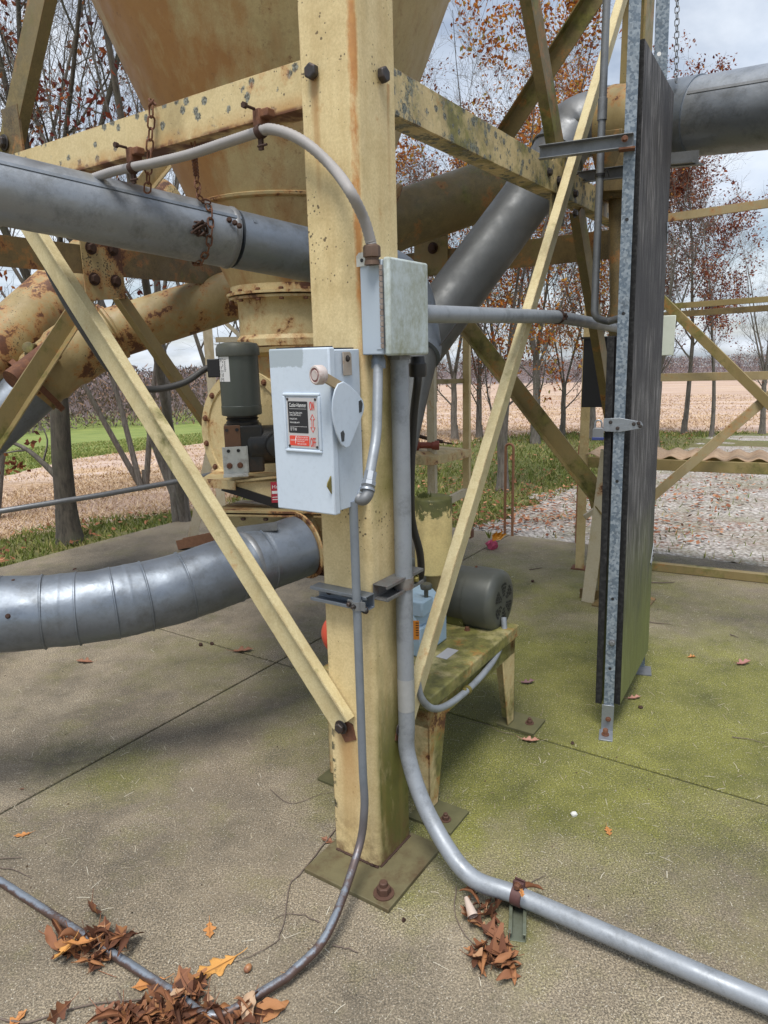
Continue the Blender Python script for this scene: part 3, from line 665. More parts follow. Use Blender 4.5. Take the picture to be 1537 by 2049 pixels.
fo = part('flange', fl, cream('rusty flange paint', .95, .5, 0, 0, .6), hop)
for k in range(16):
    q = 2 * math.pi * k / 16; p = HC + V((math.cos(q) * .277, math.sin(q) * .277, HB))
    part('bolt', MB().hexbolt(p, UZ, .011, .012, False), RUST, fo); part('nut', MB().hexbolt(p - UZ * .03, -UZ, .011, .012, False), RUST, fo)
ZC = D(560, 692, 3.4).z
part('neck', MB().lathe([(.25, HB - .03), (.245, HB - .05), (.245, ZC + .05), (.262, ZC + .03), (.262, ZC)], HC, UZ, 56, False), cream('neck rust paint', .72, .45, 0, 0, .5), hop)
# ---------------------------------------------------------------- rotary valve under the hopper
val = thing('rotary_valve', 'cream rotary airlock valve with bolted round end plate below the hopper', 'rotary valve', (HC.x, HC.y, ZC - .9))
VX = D(556, 862, 3.4); vax = -tb
RV = .285
body = MB().lathe([(RV - .03, -.2), (RV - .03, .2)], VX, vax, 48); body.tbox(0, 0, 0, 0, 0, 0) if False else None
part('valve_body', body, CREAM, val, bevel=.003)
ep = MB().lathe([(RV - .03, .195), (RV + .012, .2), (RV + .012, .214), (RV - .03, .214), (RV - .034, .206), (.06, .206)], VX, vax, 56)
eo = part('end_plate', ep, CREAM, val)
vx_ = UZ.cross(vax).normalized()
for k in range(14):
    q = 2 * math.pi * (k + .4) / 14; p = VX + vax * .214 + (vx_ * math.cos(q) + UZ * math.sin(q)) * (RV - .012)
    part('bolt', MB().hexbolt(p, vax, .011, .012), RUST, eo)
part('valve_throat', MB().lathe([(.26, ZC - .006), (.26, ZC - .03), (.2, ZC - .05), (.2, VX.z)], HC, UZ, 48), CREAM_PIPE, val)
# gusset stand, its bent plate, red label
st = thing('valve_stand', 'cream bent plate stand with triangular gusset carrying the gearmotor', 'machine stand', G(520, 1050, D(520, 1040, 3.1).z))
d0 = 3.02
A, B_, C_, E_ = D(403, 960, d0), D(565, 946, 2.92), D(700, 950, 3.1), D(440, 938, 3.5)
up = UZ
tp = MB().add([D(402, 958, 2.98), D(470, 962, 2.9), D(600, 948, 2.9), D(660, 930, 3.5), D(440, 935, 3.45)], [(0, 1, 2, 3, 4)])
tp.add([p - UZ * .008 for p in tp.v[:5]], [(4, 3, 2, 1, 0)]); n0 = 0
for i in range(5): tp.f.append([i, (i + 1) % 5, 5 + (i + 1) % 5, 5 + i])
part('top_plate', tp, cream('rust edged stand paint', .75, .4, 0, 0, .5), st)
lip = MB().add([D(402, 958, 2.975), D(470, 962, 2.895), D(470, 981, 2.895), D(403, 974, 2.975)], [(0, 1, 2, 3)]); lip.add([p + (tb * .006) for p in lip.v[:4]], [(3, 2, 1, 0)])
for i in range(4): lip.f.append([i, (i + 1) % 4, 4 + (i + 1) % 4, 4 + i])
part('lip', lip, cream('rust edged lip paint', .8, .4, 0, 0, .6), st)
gw = [(470, 966), (690, 955), (690, 1030), (610, 1030), (476, 978)]
g0 = [D(x, y, 2.93) for x, y in gw]; mbg = MB().add(g0 + [p + tb * .008 for p in g0], [list(range(5)), list(range(9, 4, -1))] + [(i, (i + 1) % 5, 5 + (i + 1) % 5, 5 + i) for i in range(5)])
go_ = part('gusset_plate', mbg, CREAM, st)
ang = MB().bar(D(445, 978, 2.94), D(640, 1040, 2.94), [(-.006, -.012), (.03, -.012), (.03, .012), (-.006, .012)], UZ); part('edge_angle', ang, BLACK, st)
lo = D(543, 992, 2.915); nrm = (cC - lo); nrm.z = 0; nrm.normalize(); lx = UZ.cross(nrm).normalized()
part('label_plate', MB().prism([(0, -.03), (.05, -.03), (.05, .058), (0, .058)], lo, lx, UZ, nrm * .002), LABELRED, st)
tl = text_mb('Horn', .022, lo + UZ * .03 + lx * .004, lx, UZ, nrm, .0028); tl.prism([(.003, .008), (.05, .008), (.05, .02), (.003, .02)], lo, lx, UZ, nrm * .0026)
for zz in (-.008, -.018): tl.prism([(.004, zz), (.046, zz), (.046, zz + .003), (.004, zz + .003)], lo, lx, UZ, nrm * .0026)
part('label_lettering', tl, SIGNWHT, st)
# gearmotor
MC = D(480, 765, 2.9); mz = lambda y: D(480, y, 2.9).z
gm = thing('gear_motor', 'grey vertical electric motor on an oily dark gearbox beside the switch box', 'gear motor', (MC.x, MC.y, mz(958)))
c0 = V((MC.x, MC.y, 0))
part('motor_body', MB().lathe([(.080, mz(831)), (.083, mz(829)), (.083, mz(812)), (.081, mz(811)), (.081, mz(712)), (.06, mz(710))], c0, UZ, 40), MOTOR_L, gm)
part('fan_cover', MB().lathe([(.088, mz(712)), (.0885, mz(711)), (.0885, mz(697)), (.08, mz(688)), (.05, mz(685)), (.045, mz(686)), (.01, mz(686))], c0, UZ, 40), MOTOR, gm)
part('adapter', MB().lathe([(.066, mz(831)), (.062, mz(836)), (.068, mz(838)), (.062, mz(842)), (.068, mz(845)), (.066, mz(852))], c0, UZ, 36), GEAR, gm)
nv = (cC - MC); nv.z = 0; nv.normalize(); hx = UZ.cross(nv).normalized()
gx = MB().box(V((MC.x, MC.y, (mz(850) + mz(948)) / 2)) + hx * .0, hx * .078, nv * .07, UZ * ((mz(850) - mz(948)) / 2)); 
gx.lathe([(.07, -.09), (.082, -.08), (.082, .06), (.06, .085), (.06, .12)], V((MC.x, MC.y, mz(895))) + hx * .1 - nv * .0, hx, 32)
gx.lathe([(.055, .0), (.055, .05), (.04, .06)], V((MC.x, MC.y, mz(893))) + hx * .14 + nv * .05, nv, 24)
part('gearbox', gx, GEAR, gm, bevel=.008)
part('cover_plate', MB().prism([(-.077, mz(893)), (-.012, mz(893)), (-.012, mz(849)), (-.077, mz(849))], V((MC.x, MC.y, 0)) + nv * .0705, hx, UZ, nv * .004), plain('brown gearbox plate', (.1, .05, .028), (.2, .1, .05), .6, .1, 10, .2), gm, bevel=.003)
br = MB().prism([(-.09, mz(948)), (.008, mz(948)), (.008, mz(892)), (-.09, mz(892))], V((MC.x, MC.y, 0)) + nv * .078, hx, UZ, nv * .006)
br.box(V((MC.x, MC.y, mz(948))) + nv * .11 - hx * .041, hx * .05, nv * .035, UZ * .003); br.box(V((MC.x, MC.y, mz(920))) + nv * .05 + hx * .01, hx * .003, nv * .03, UZ * (mz(892) - mz(948)) * .5)
bo = part('bracket', br, PLATE_W, gm, bevel=.001)
for sx, y, mm in ((-.065, 900, BLACK), (-.025, 900, BLACK), (-.065, 930, RUST), (-.022, 930, RUST), (-.066, 858, BOLT), (-.025, 858, BLACK)):
    part('bolt', MB().lathe([(.012, 0), (.012, .007), (.008, .012)] if mm is RUST else [(.007, 0), (.007, .003)], V((MC.x, MC.y, mz(y))) + nv * (.084 if y > 880 else .0745) + hx * sx, nv, 14), mm, gm)
tb_ = MB().box(V((MC.x, MC.y, mz(735))) - hx * .1 + nv * .0, hx * .025, nv * .03, UZ * .037)
part('terminal_box', tb_, BLACK, gm, bevel=.004)
# name plate, wrapped on the motor barrel
npm = MB(); q0 = math.atan2(nv.y, nv.x)
def barrel(q, z, r=.0818): return c0 + V((math.cos(q0 + q) * r, math.sin(q0 + q) * r, z))
N_ = 8; qa, qb = -1.4, -.48; zt, zb2 = mz(713), mz(762)
npm.add([barrel(qa + (qb - qa) * i / N_, z) for i in range(N_ + 1) for z in (zb2, zt)], [(2 * i, 2 * i + 2, 2 * i + 3, 2 * i + 1) for i in range(N_)])
npo = part('name_plate', npm, SIGNWHT, gm)
tm = text_mb('Lincoln', .016, V((0, 0, 0)), V((1, 0, 0)), V((0, 1, 0)), V((0, 0, 1)), 0, .05); out = MB()
out.add([barrel(qb - .3 + p.y / .082, zt - .008 - p.x, .0823) for p in tm.v], tm.f)
rnd = random.Random(3)
for row in range(4):
    x_ = 0
    while x_ < .085:
        L_ = rnd.uniform(.004, .016); q1 = qb - .38 - row * .1
        if rnd.random() < .8: out.add([barrel(q1, zt - .006 - x_, .0823), barrel(q1, zt - .006 - x_ - L_, .0823), barrel(q1 - .035, zt - .006 - x_ - L_, .0823), barrel(q1 - .035, zt - .006 - x_, .0823)], [(0, 1, 2, 3)])
        x_ += L_ + .004
part('name_plate_lettering', out, SIGNBLK, gm)
# black cable of the gearmotor
solo('motor_cable', MB().tube(spline([D(440, 735, 2.93), D(412, 738, 2.9), D(370, 765, 2.85), D(320, 778, 2.8), D(280, 775, 2.75), D(225, 745, 2.7), D(165, 660, 2.62), D(120, 585, 2.6), D(92, 525, 2.6), D(85, 480, 2.62)], 8), .0135, 12), plain('black cable sleeve', (.035, .034, .033), (.07, .068, .066), .55), 'thick black cable sagging from the gearmotor behind the left brace', 'cable')
# ---------------------------------------------------------------- ducts
GALV_X = galv('dark dull duct', (.10, .105, .105), (.15, .155, .155), .5, .4)
def ringed(mb, path, r, at, w_=.006, h=.004, n=40):
    """raised rolled seams round a tube path at the given fractions"""
    L = [0]
    for a, b in zip(path, path[1:]): L.append(L[-1] + (b - a).length)
    for f in at:
        d = f * L[-1]
        for i in range(len(path) - 1):
            if L[i + 1] >= d:
                t = (d - L[i]) / max(1e-9, L[i + 1] - L[i]); p = path[i].lerp(path[i + 1], t); ax = (path[i + 1] - path[i]).normalized()
                mb.lathe([(r - .001, -w_), (r + h, -w_ * .4), (r + h, w_ * .4), (r - .001, w_)], p, ax, n, False); break
    return mb
# upper duct slung on chains
ud = thing('upper_duct', 'long galvanised duct slung on chains below the left beam, running behind the post', 'duct', D(0, 379, 2.02))
q0, q1 = D(0, 379, 2.03), D(462, 477, 2.44); qd = (q1 - q0).normalized()
mb = MB().tube([q0 - qd * 1.2, q1 + qd * .01], .1, 48)
part('duct_section', MB().tube([q0.lerp(q1, i / 40) - qd * 1.2 * (1 - i / 40) for i in range(41)], .1, 48), GALV, ud)
q2, q3, q4, q5 = D(466, 478, 2.45), D(640, 516, 2.78), D(818, 553, 2.98), D(838, 700, 2.95)
pth = fillet([q2, q4, q5, D(835, 712, 2.93)], [.2, .05], 12)
part('duct_section', MB().tube(pth, .097, 40), GALV_B, ud)
part('duct_section', MB().tube([D(838, 705, 2.945), D(826, 800, 2.92), D(808, 950, 2.84), D(801, 1190, 2.72)], [.085, .06, .03, .028], 28), GALV_X, ud)
sm = MB(); sv = cR * .0; side = (cC - q0).normalized()
def longseam(a, b, r, ang, m_):
    ax = (b - a).normalized(); x = (UZ - ax * UZ.dot(ax)).normalized(); y = ax.cross(x); o_ = x * math.cos(ang) + y * math.sin(ang); tn = ax.cross(o_)
    return m_.box((a + b) / 2 + o_ * r, ax * ((b - a).length / 2), tn * .006, o_ * .0025)
sa = R_(58) if (qd.cross((UZ - qd * qd.z).normalized())).dot(cC - q0) > 0 else -R_(58)
longseam(q0 - qd * 1.2, q1, .1, sa, sm); longseam(q2 + qd * .02, q3, .097, sa, sm)
part('seam', sm, GALV_B, ud)
part('joint_band', ringed(MB(), [q0, q1], .1, [.985], .012, .003), GALV_D, ud)
sc = MB()
for px, py in ((459, 440), (470, 446), (479, 452)): part('screw', MB().hexbolt(D(px, py, 2.33), (cC - D(px, py, 2.33)).normalized() + UZ * .3, .007, .008), RUST_DK, ud)
# lower corrugated elbow duct
ld_ = thing('lower_duct', 'fat grey galvanised duct curving from the valve outlet across the lower left', 'duct', G(300, 1290))
cp = [D(601, 1093, 2.78), D(560, 1108, 2.72), D(500, 1128, 2.64), D(430, 1152, 2.56), D(350, 1178, 2.49), D(270, 1198, 2.43), D(190, 1213, 2.38), D(110, 1222, 2.34), D(30, 1228, 2.3), D(-150, 1232, 2.22), D(-400, 1236, 2.12)]
cpp = spline(cp, 5)
RL = .123
AT = [.11, .19, .30, .385, .45, .52, .585, .665, .70]
den = []
for a, b in zip(cpp, cpp[1:]): den += [a.lerp(b, i / 6) for i in range(6)]
den.append(cpp[-1]); tot = sum((b - a).length for a, b in zip(den, den[1:])); acc, rads = 0, []
for i, p in enumerate(den):
    if i: acc += (p - den[i - 1]).length
    f_ = acc / tot; prev = max([0] + [x for x in AT if x <= f_]); nxt = min([1] + [x for x in AT if x > f_]); t_ = (f_ - prev) / (nxt - prev)
    rads.append(RL * (1.005 - .014 * t_ + .006 * math.sin(f_ * 61) + .009 * math.exp(-((t_ - .5) / .07) ** 2) * (math.sin(f_ * 47) > 0)) if .1 < f_ < .72 else RL)
def dented(mb, amp, fr):
    mb.v = [p + mnoise.noise_vector(p * fr) * amp + mnoise.noise_vector(p * fr * 3.3) * amp * .3 for p in mb.v]; return mb
part('duct_section', dented(MB().tube(den, rads, 64), .0045, 5.5), GALV_B, ld_)
sr = ringed(MB(), cpp, RL, [.11, .19, .30, .385, .45, .52, .585, .665, .70], .004, .0028, 56)
part('seam', sr, GALV_B, ld_)
# pinched gores between the seams
for f_ in (.145, .705): part('joint_band', ringed(MB(), cpp, RL, [f_], .012, .0022, 56), GALV_D, ld_)
sc = MB()
for px, py in ((349, 1117), (386, 1176), (27, 1163), (16, 1233), (150, 1140)):
    p = D(px, py, 2.22); 
    c_ = min(cpp, key=lambda q: (V((q.x - p.x, q.y - p.y, 0))).length); 
    vd = (p - cC).normalized(); t_ = (c_ - cC).dot(vd); off = (cC + vd * t_) - c_
    hh = math.sqrt(max(0, RL * RL - off.length_squared)); p = cC + vd * (t_ - hh); part('screw', MB().hexbolt(p, (p - c_), .006, .006), RUST_DK, ld_)
cl = D(515, 1062, 2.62)
part('hanger_clip', MB().prism([(-.075, -.02), (.075, .0), (.075, .035), (-.075, .015)], cl, cR, UZ, cF * .004).prism([(-.075, -.02), (.075, .0), (.075, .004), (-.075, -.016)], cl, cR, UZ, cF * .05), GALV_D, ld_)
# outlet transition between valve and duct
tr = thing('outlet_transition', 'cream square to round outlet spout joining the valve to the lower duct', 'duct fitting', G(620, 1150, .45))
sq = [D(432, 1032, 2.75), D(700, 1036, 2.8), D(760, 1016, 3.5), D(490, 1010, 3.5)]
sb = MB(); ax_r = (cp[0] - cp[1]).normalized(); xr = (UZ - ax_r * UZ.dot(ax_r)).normalized(); yr = ax_r.cross(xr); N_ = 32
o_ = cp[0] + ax_r * .01; circ = [o_ + (xr * math.cos(2 * math.pi * i / N_) + yr * math.sin(2 * math.pi * i / N_)) * (RL + .004) for i in range(N_)]
o2 = D(690, 1072, 2.98); c2 = [o2 + (xr * .19 * max(-1, min(1, 1.3 * math.cos(2 * math.pi * i / N_))) + (ax_r.cross(UZ)).normalized() * -.16 * max(-1, min(1, 1.3 * math.sin(2 * math.pi * i / N_)))) * (1) for i in range(N_)]
sb.add(circ + c2, [(i, (i + 1) % N_, N_ + (i + 1) % N_, N_ + i) for i in range(N_)] + [list(range(2 * N_ - 1, N_ - 1, -1))])
part('spout', sb, CREAM_PIPE, tr)
part('round_flange', MB().lathe([(RL, .0), (RL + .014, .0), (RL + .014, .008), (RL, .008)], o_ - ax_r * .004, ax_r, 48), cream('rusty ring paint', .9, .4, 0, 0, .8), tr)
hb = MB().add(sq + [D(505, 1075, 2.85), D(690, 1075, 2.9), D(735, 1060, 3.45), D(540, 1060, 3.4)], [(0, 1, 2, 3), (7, 6, 5, 4), (0, 1, 5, 4), (1, 2, 6, 5), (2, 3, 7, 6), (3, 0, 4, 7)])
part('hopper_box', hb, CREAM, tr, bevel=.002)
for dz in (0, .014):
    ff = MB().add([p + UZ * (dz) + (p - (sq[0] + sq[2]) / 2) * .06 for p in sq] + [p + UZ * (dz + .008) + (p - (sq[0] + sq[2]) / 2) * .06 for p in sq], [(0, 1, 2, 3), (7, 6, 5, 4), (0, 1, 5, 4), (1, 2, 6, 5), (2, 3, 7, 6), (3, 0, 4, 7)])
    part('flange', ff, CREAM_PIPE, tr)
bb = MB()
for k in range(6): bb.hexbolt(sq[0].lerp(sq[1], (k + .3) / 6) + UZ * -.002 - tb * .012, -UZ, .01, .012, False)
part('bolt', bb, RUST_DK, tr)
# cream pipes on the left with the wye
cpip = thing('cream_pipe', 'rust spotted cream pipe with wye branch sloping left behind the brace', 'pipe', G(300, 1200, 1.0))
PA = [D(520, 572, 4.75), D(470, 590, 4.7), D(210, 672, 4.5), D(150, 694, 4.45)]
part('pipe', MB().tube(PA, .16, 44), CREAM_PIPE, cpip)
part('branch_pipe', MB().tube([D(330, 400, 5.6), D(160, 548, 5.0), D(-40, 735, 4.3), D(-120, 812, 4.1)], .19, 44), CREAM_PIPE, cpip)
part('wye', MB().tube(spline([D(232, 660, 4.52), D(165, 695, 4.45), D(105, 740, 4.4), D(62, 785, 4.36)], 6), [.163] * 4 + [.195] * 6 + [.18] * 5 + [.165] * 4, 44), CREAM_PIPE, cpip)
part('coupling', ringed(MB(), [D(232, 660, 4.52), D(165, 695, 4.45)], .163, [.1, .5], .018, .024), CREAM_PIPE, cpip)
wq = D(75, 772, 4.37); wd = (D(0, 838, 4.3) - wq).normalized()
part('flange', MB().lathe([(.165, -.016), (.205, -.016), (.205, .018), (.165, .018)], wq, wd, 44), RUST, cpip)
part('grey_pipe', MB().tube([wq + wd * .018, wq + wd * 1.4], .16, 40), GALV_B, cpip)
lq = D(62, 705, 4.15); part('clamp_lug', MB().box(lq, cR * .03, cF * .02, cU * .05).lathe([(.035, 0), (.035, .02), (.015, .024)], lq + cU * .02 - cF * .02, -cF, 16).box(lq + cR * .05 - cU * .05, cR * .05, cF * .02, cU * .05), CREAM_SHADE_GRIME, cpip, bevel=.004); part('stub', MB().tube([D(105, 700, 4.2), D(25, 762, 4.0)], .065, 28), RUST, cpip)
# inclined duct on the right, elbow and level duct
rd_ = thing('right_duct', 'dull grey duct rising behind the mossy beam to a level galvanised run at upper right', 'duct', G(1000, 1300, 1.2))
e0, e1, e2, e3 = D(838, 690, 3.2), D(1078, 365, 3.42), D(1150, 262, 3.42), D(1235, 245, 3.3)
part('duct_section', MB().tube([e0, e1], .125, 48), GALV_X, rd_)
part('joint_band', ringed(MB(), [e0, e1], .125, [.9, .97], .016, .003), GALV_D, rd_)
part('elbow', MB().tube(spline([e1, D(1115, 312, 3.42), e2, D(1195, 246, 3.38), e3], 5), [.127] * 5 + [.133] * 5 + [.143] * 5 + [.152] * 6, 44), GALV_D, rd_)
part('seam', ringed(MB(), spline([e1, D(1115, 312, 3.42), e2, D(1195, 246, 3.38), e3], 5), .136, [.3, .62], .006, .006), GALV_D, rd_)
h0, h1 = D(1340, 242, 3.12), D(1600, 206, 2.72); hd = (h1 - h0).normalized()
part('duct_section', MB().tube([h0 - hd * .05, h1 + hd * 1.2], .155, 56), GALV, rd_)
part('sleeve', MB().lathe([(.155, -.03), (.161, -.03), (.161, .14), (.155, .14)], h0, hd, 56), GALV_B, rd_)
fitm = MB().tube([e3 - (h0 - e3).normalized() * .03, h0 - hd * .02], .157, 48)
part('cream_fitting', fitm, CREAM_PIPE, rd_)
fm = MB().box(D(1240, 270, 3.12), hd * .05, UZ * .012, hd.cross(UZ) * .06).box(D(1240, 330, 3.1), hd * .06, UZ * .11, hd.cross(UZ) * .03)
part('access_hatch', fm, CREAM_SHADE_GRIME, rd_, bevel=.003)
part('support_foot', MB().lathe([(.07, 0), (.1, .12), (.12, .2)], D(1236, 400, 3.2), UZ, 24).tube([D(1236, 400, 3.2), D(1238, 640, 3.3)], .04, 16), CREAM_SHADE_GRIME, rd_)
sm2 = MB(); sq_ = R_(66) if hd.cross((UZ - hd * hd.z).normalized()).dot(cC - h0) > 0 else -R_(66)
longseam(h0 + hd * .15, h1 + hd * 1.2, .155, sq_, sm2); part('seam', sm2, GALV_D, rd_)
part('hanger_bracket', MB().box(D(1362, 318, 2.98), hd * .08, UZ * .028, hd.cross(UZ) * .004).box(D(1362, 329, 3.0), hd * .08, UZ * .004, hd.cross(UZ) * .05), GALV_D, rd_)
part('screw', MB().hexbolt(D(1376, 317, 2.97), (cC - D(1376, 317, 2.97)), .008, .01), RUST_DK, rd_)
part('strut', MB().box(D(893, 675, 2.92), (D(912, 655, 2.92) - D(872, 708, 2.92)).normalized() * .075, cF * .02, (cU + cR).normalized() * .018), BLACK, rd_)
part('cream_duct', MB().tube([D(690, 485, 3.9), D(800, 440, 4.0), D(1040, 358, 4.15)], .16, 32), CREAM_OLIVE, rd_)
lq = D(793, 398, 3.4); part('cream_cap', MB().lathe([(.07, 0), (.07, .02), (.05, .03), (.05, .06)], lq, (-cR + cU * .5), 24), CREAM_PIPE, rd_)

# ---------------------------------------------------------------- chains
def chain(name, pts, label, link=.034, r=.0026, m=None, loop=None, parent=None):
    path = [V(p) for p in pts]; L = [0]
    for a, b in zip(path, path[1:]): L.append(L[-1] + (b - a).length)
    n = int(L[-1] / (link * .82)); mb = MB()
    def at(d):
        for i in range(len(path) - 1):
            if L[i + 1] >= d: return path[i].lerp(path[i + 1], (d - L[i]) / max(1e-9, L[i + 1] - L[i])), (path[i + 1] - path[i]).normalized()
        return path[-1], (path[-1] - path[-2]).normalized()
    for k in range(n):
        c, ax = at((k + .5) * L[-1] / n); ref = V((0, 1, 0)) if abs(ax.y) < .9 else V((1, 0, 0))
        x = (ref - ax * ref.dot(ax)).normalized(); y = ax.cross(x); s_ = (x + y) if k % 2 else (x - y); s_.normalize()
        l2, w2 = link / 2, link * .3
        lp = []
        for q in range(14):
            a = 2 * math.pi * q / 14; ca, sa_ = math.cos(a), math.sin(a)
            lp.append(c + ax * (ca * w2 + (l2 - w2) * (1 if ca > 0 else -1)) + s_ * sa_ * w2)
        mb.tube(lp + [lp[0], lp[1]], r, 6, False)
    return solo(name, mb, m or RUST_DK, label, 'chain')
bm_f = -.006
cA = [PV(302, 206, bm_f), PV(303, 240, bm_f), PV(300, 290, bm_f), PV(297, 345, bm_f), PV(295, 385, bm_f + .02)]
qq = q0.lerp(q1, .84); xq = (UZ - qd * UZ.dot(qd)).normalized(); yq = qd.cross(xq); sg = 1 if yq.dot(cC - qq) > 0 else -1
under = [qq + (xq * math.cos(a) + yq * sg * math.sin(a)) * .106 for a in [R_(t) for t in (40, 65, 90, 115, 140, 165, 190, 215)]]
chain('sling_chain', [PV(306, 203, .03), PV(303, 205, .006)] + cA, 'rusty chain hanging over the front of the left beam to the duct', m=RUST)
chain('sling_chain', [PV(385, 272, .03), PV(388, 305, .03)] + [D(393, 350, 2.3), D(398, 395, 2.27)] + under, 'rusty chain below the beam wrapped under the galvanised duct', m=RUST)
kn = MB(); rnk = random.Random(5)
kp = D(400, 458, 2.27)
for i in range(7):
    kn.tube(spline([kp + V([rnk.uniform(-.022, .022) for _ in range(3)]) for _ in range(5)], 4), .0035, 6)
solo('chain_knot', kn, RUST_DK, 'tangle of rusty wire tying the chain on the duct front', 'wire knot')
chain('hanging_chain', [D(1357, -60, 2.9), D(1355, 20, 2.9), D(1353, 165, 2.92)], 'thin grey chain hanging from above onto the right duct', .03, .0022, GALV_D)
chain('hanging_chain', [D(1341, 336, 2.95), D(1342, 380, 2.95), D(1338, 425, 2.95)], 'short rusty chain hanging below the right duct behind the board', .024, .002)

# ---------------------------------------------------------------- junction box on the post's right flange
def zof(px, py, u, v):
    p = T(u, v, 0); r = ray(px, py); k = (p.y) / r.y; return CH + r.z * k
jb0, jb1 = -.088, -.001; jv0, jv1 = -.006, .172
JZ0, JZ1 = zof(787, 709, jb0, jv0), zof(785, 516, jb0, jv0)
jb = thing('junction_box', 'square grey junction box with algae stained hinged door on the post', 'junction box', T((jb0 + jb1) / 2, (jv0 + jv1) / 2, JZ0))
part('enclosure', MB().tbox(jb0 + .022, jb1, jv0, jv1, JZ0, JZ1), BOXG, jb, bevel=.003)
part('door', MB().tbox(jb0, jb0 + .019, jv0 - .003, jv1 + .004, JZ0 - .003, JZ1 + .004), DOORP, jb, bevel=.006, seg=3)
hg = MB()
zA, zB = JZ0 + .015, JZ1 - .012; n_ = 15
for k in range(n_):
    hg.lathe([(.0045, .0), (.0045, (zB - zA) / n_ * .86)], T(jb0 + .022, jv0 - .006, zA + (zB - zA) * k / n_), UZ, 12)
part('hinge', hg, plain('rusty hinge', (.11, .05, .03), (.42, .38, .34), .6, .2, 40, .4), jb)
part('hinge_leaf', MB().tbox(jb0 + .027, jb0 + .042, jv0 - .0018, jv0, zA - .002, zB + .002), BOXG, jb)
part('mounting_tab', MB().prism([(-.014, -.012), (.014, -.012), (.014, .012), (.006, .02), (-.006, .02), (-.014, .012)], PV(724, 523, -.006), -ta, UZ, -tb * .003), PLATE_W, jb)
part('tab_hole', MB().lathe([(.0045, 0), (.0045, .0008)], PV(724, 521, -.0092), -tb, 12), BLACK, jb)
# ---------------------------------------------------------------- disconnect switch
su0, su1 = .006, .190; sv1, svd, sv0 = -.006, -.112, -.138
SZ1 = zof(678, 694, su0, sv0); SZ0 = zof(691, 1031, su0, sv0)
sw = thing('disconnect_switch', 'pale blue grey safety switch box with ON OFF plate and side lever', 'switch box', T((su0 + su1) / 2, -.07, SZ0))
part('enclosure', MB().tbox(su0 + .002, su1 - .003, svd, sv1, SZ0 + .006, SZ1 - .005), BOXP, sw, bevel=.003)
do = part('door', MB().tbox(su0 - .004, su1 + .002, sv0, svd - .003, SZ0, SZ1), BOXP, sw, bevel=.004, seg=3)
part('gasket', MB().tbox(su0 + .004, su1 - .004, svd - .003, svd, SZ0 + .004, SZ1 + .003).tbox(su0 + .02, su1, svd - .004, sv1, SZ1 - .004, SZ1 - .001), GASKET, sw)
fx, fn = -ta, -tb
def sf(s_, t_, out=0.0): return T(su1 + (su0 - su1) * s_, sv0, SZ1 + (SZ0 - SZ1) * t_) + fn * out
# raised frame and plate
s0_, s1_, t0_, t1_ = .262, .80, .288, .60
WF = (su1 - su0); HF = SZ1 - SZ0
fr = MB(); c = sf((s0_ + s1_) / 2, (t0_ + t1_) / 2)
wF, hF = (s1_ - s0_) * WF / 2, (t1_ - t0_) * HF / 2
for r_i, (dx_, dz_, sx, sz) in enumerate(((0, hF + .006, wF + .009, .004), (0, -hF - .006, wF + .009, .004), (wF + .006, 0, .004, hF + .003), (-wF - .006, 0, .004, hF + .003))):
    fr.box(c + fx * dx_ + UZ * dz_ + fn * .001, fx * sx, UZ * sz, fn * .0035)
part('plate_frame', fr, BOXP, do, bevel=.003, seg=3)
wP, hP = wF - .001, hF - .001
part('rating_plate', MB().box(c + fn * .0008, fx * wP, UZ * hP, fn * .0012), SIGNGREY, do, bevel=.001)
L0 = c - fx * wP + UZ * hP + fn * .0022       # plate's top left
def pl_(x, y, o=0.0): return L0 + fx * (x * 2 * wP) - UZ * (y * 2 * hP) + fn * o
def panel(x0, x1, y0, y1, m, name, o=.0004, r=.03):
    X, Y_ = (x1 - x0) * 2 * wP, (y1 - y0) * 2 * hP; rr_ = .003
    P = []
    for cx_, cy_, a0_ in ((X - rr_, -rr_, 0), (rr_, -rr_, 90), (rr_, -Y_ + rr_, 180), (X - rr_, -Y_ + rr_, 270)):
        for k in range(4): a = R_(a0_ + 30 * k); P.append((cx_ + rr_ * math.cos(a), cy_ + rr_ * math.sin(a)))
    return part(name, MB().prism(P, pl_(x0, y0), fx, UZ, fn * o), m, do)
panel(.05, .70, .075, .70, SIGNBLK, 'black_panel'); panel(.06, .71, .755, .955, SIGNRED, 'red_warning_panel')
def line(mb, s_, x, y, size, width): return text_mb(s_, size, pl_(x, y), fx, UZ, fn, .0007, width, mb)
W2 = 2 * wP; H2 = 2 * hP
tw = MB()
line(tw, 'Cutler-Hammer', .10, .185, .014, .56 * W2)
for y, s_, w_ in ((.315, 'Heavy Duty Safety Switch', .42), (.36, '30 Amp, 600 Volts A.C.', .38), (.435, 'Nonfusible Switch', .24), (.505, 'Enclosed safety switch', .32)): line(tw, s_, .10, y, .0062, w_ * W2)
line(tw, 'E\u00b7T\u00b7N', .11, .655, .0105, .19 * W2)
tw.prism([(0, 0), (.56 * W2, 0), (.56 * W2, .0005), (0, .0005)], pl_(.10, .225), fx, UZ, fn * .0007); tw.prism([(0, 0), (.56 * W2, 0), (.56 * W2, .0005), (0, .0005)], pl_(.10, .575), fx, UZ, fn * .0007)
for y, s_, w_ in ((.797, 'HAZARDOUS VOLTAGE INSIDE', .36), (.842, 'DISCONNECT SUPPLY BEFORE', .36), (.88, 'OPENING THIS DOOR', .24), (.93, 'KEEP DOOR CLOSED', .3)): line(tw, s_, .31, y, .005, w_ * W2)
line(tw, 'DANGER', .09, .862, .006, .14 * W2)
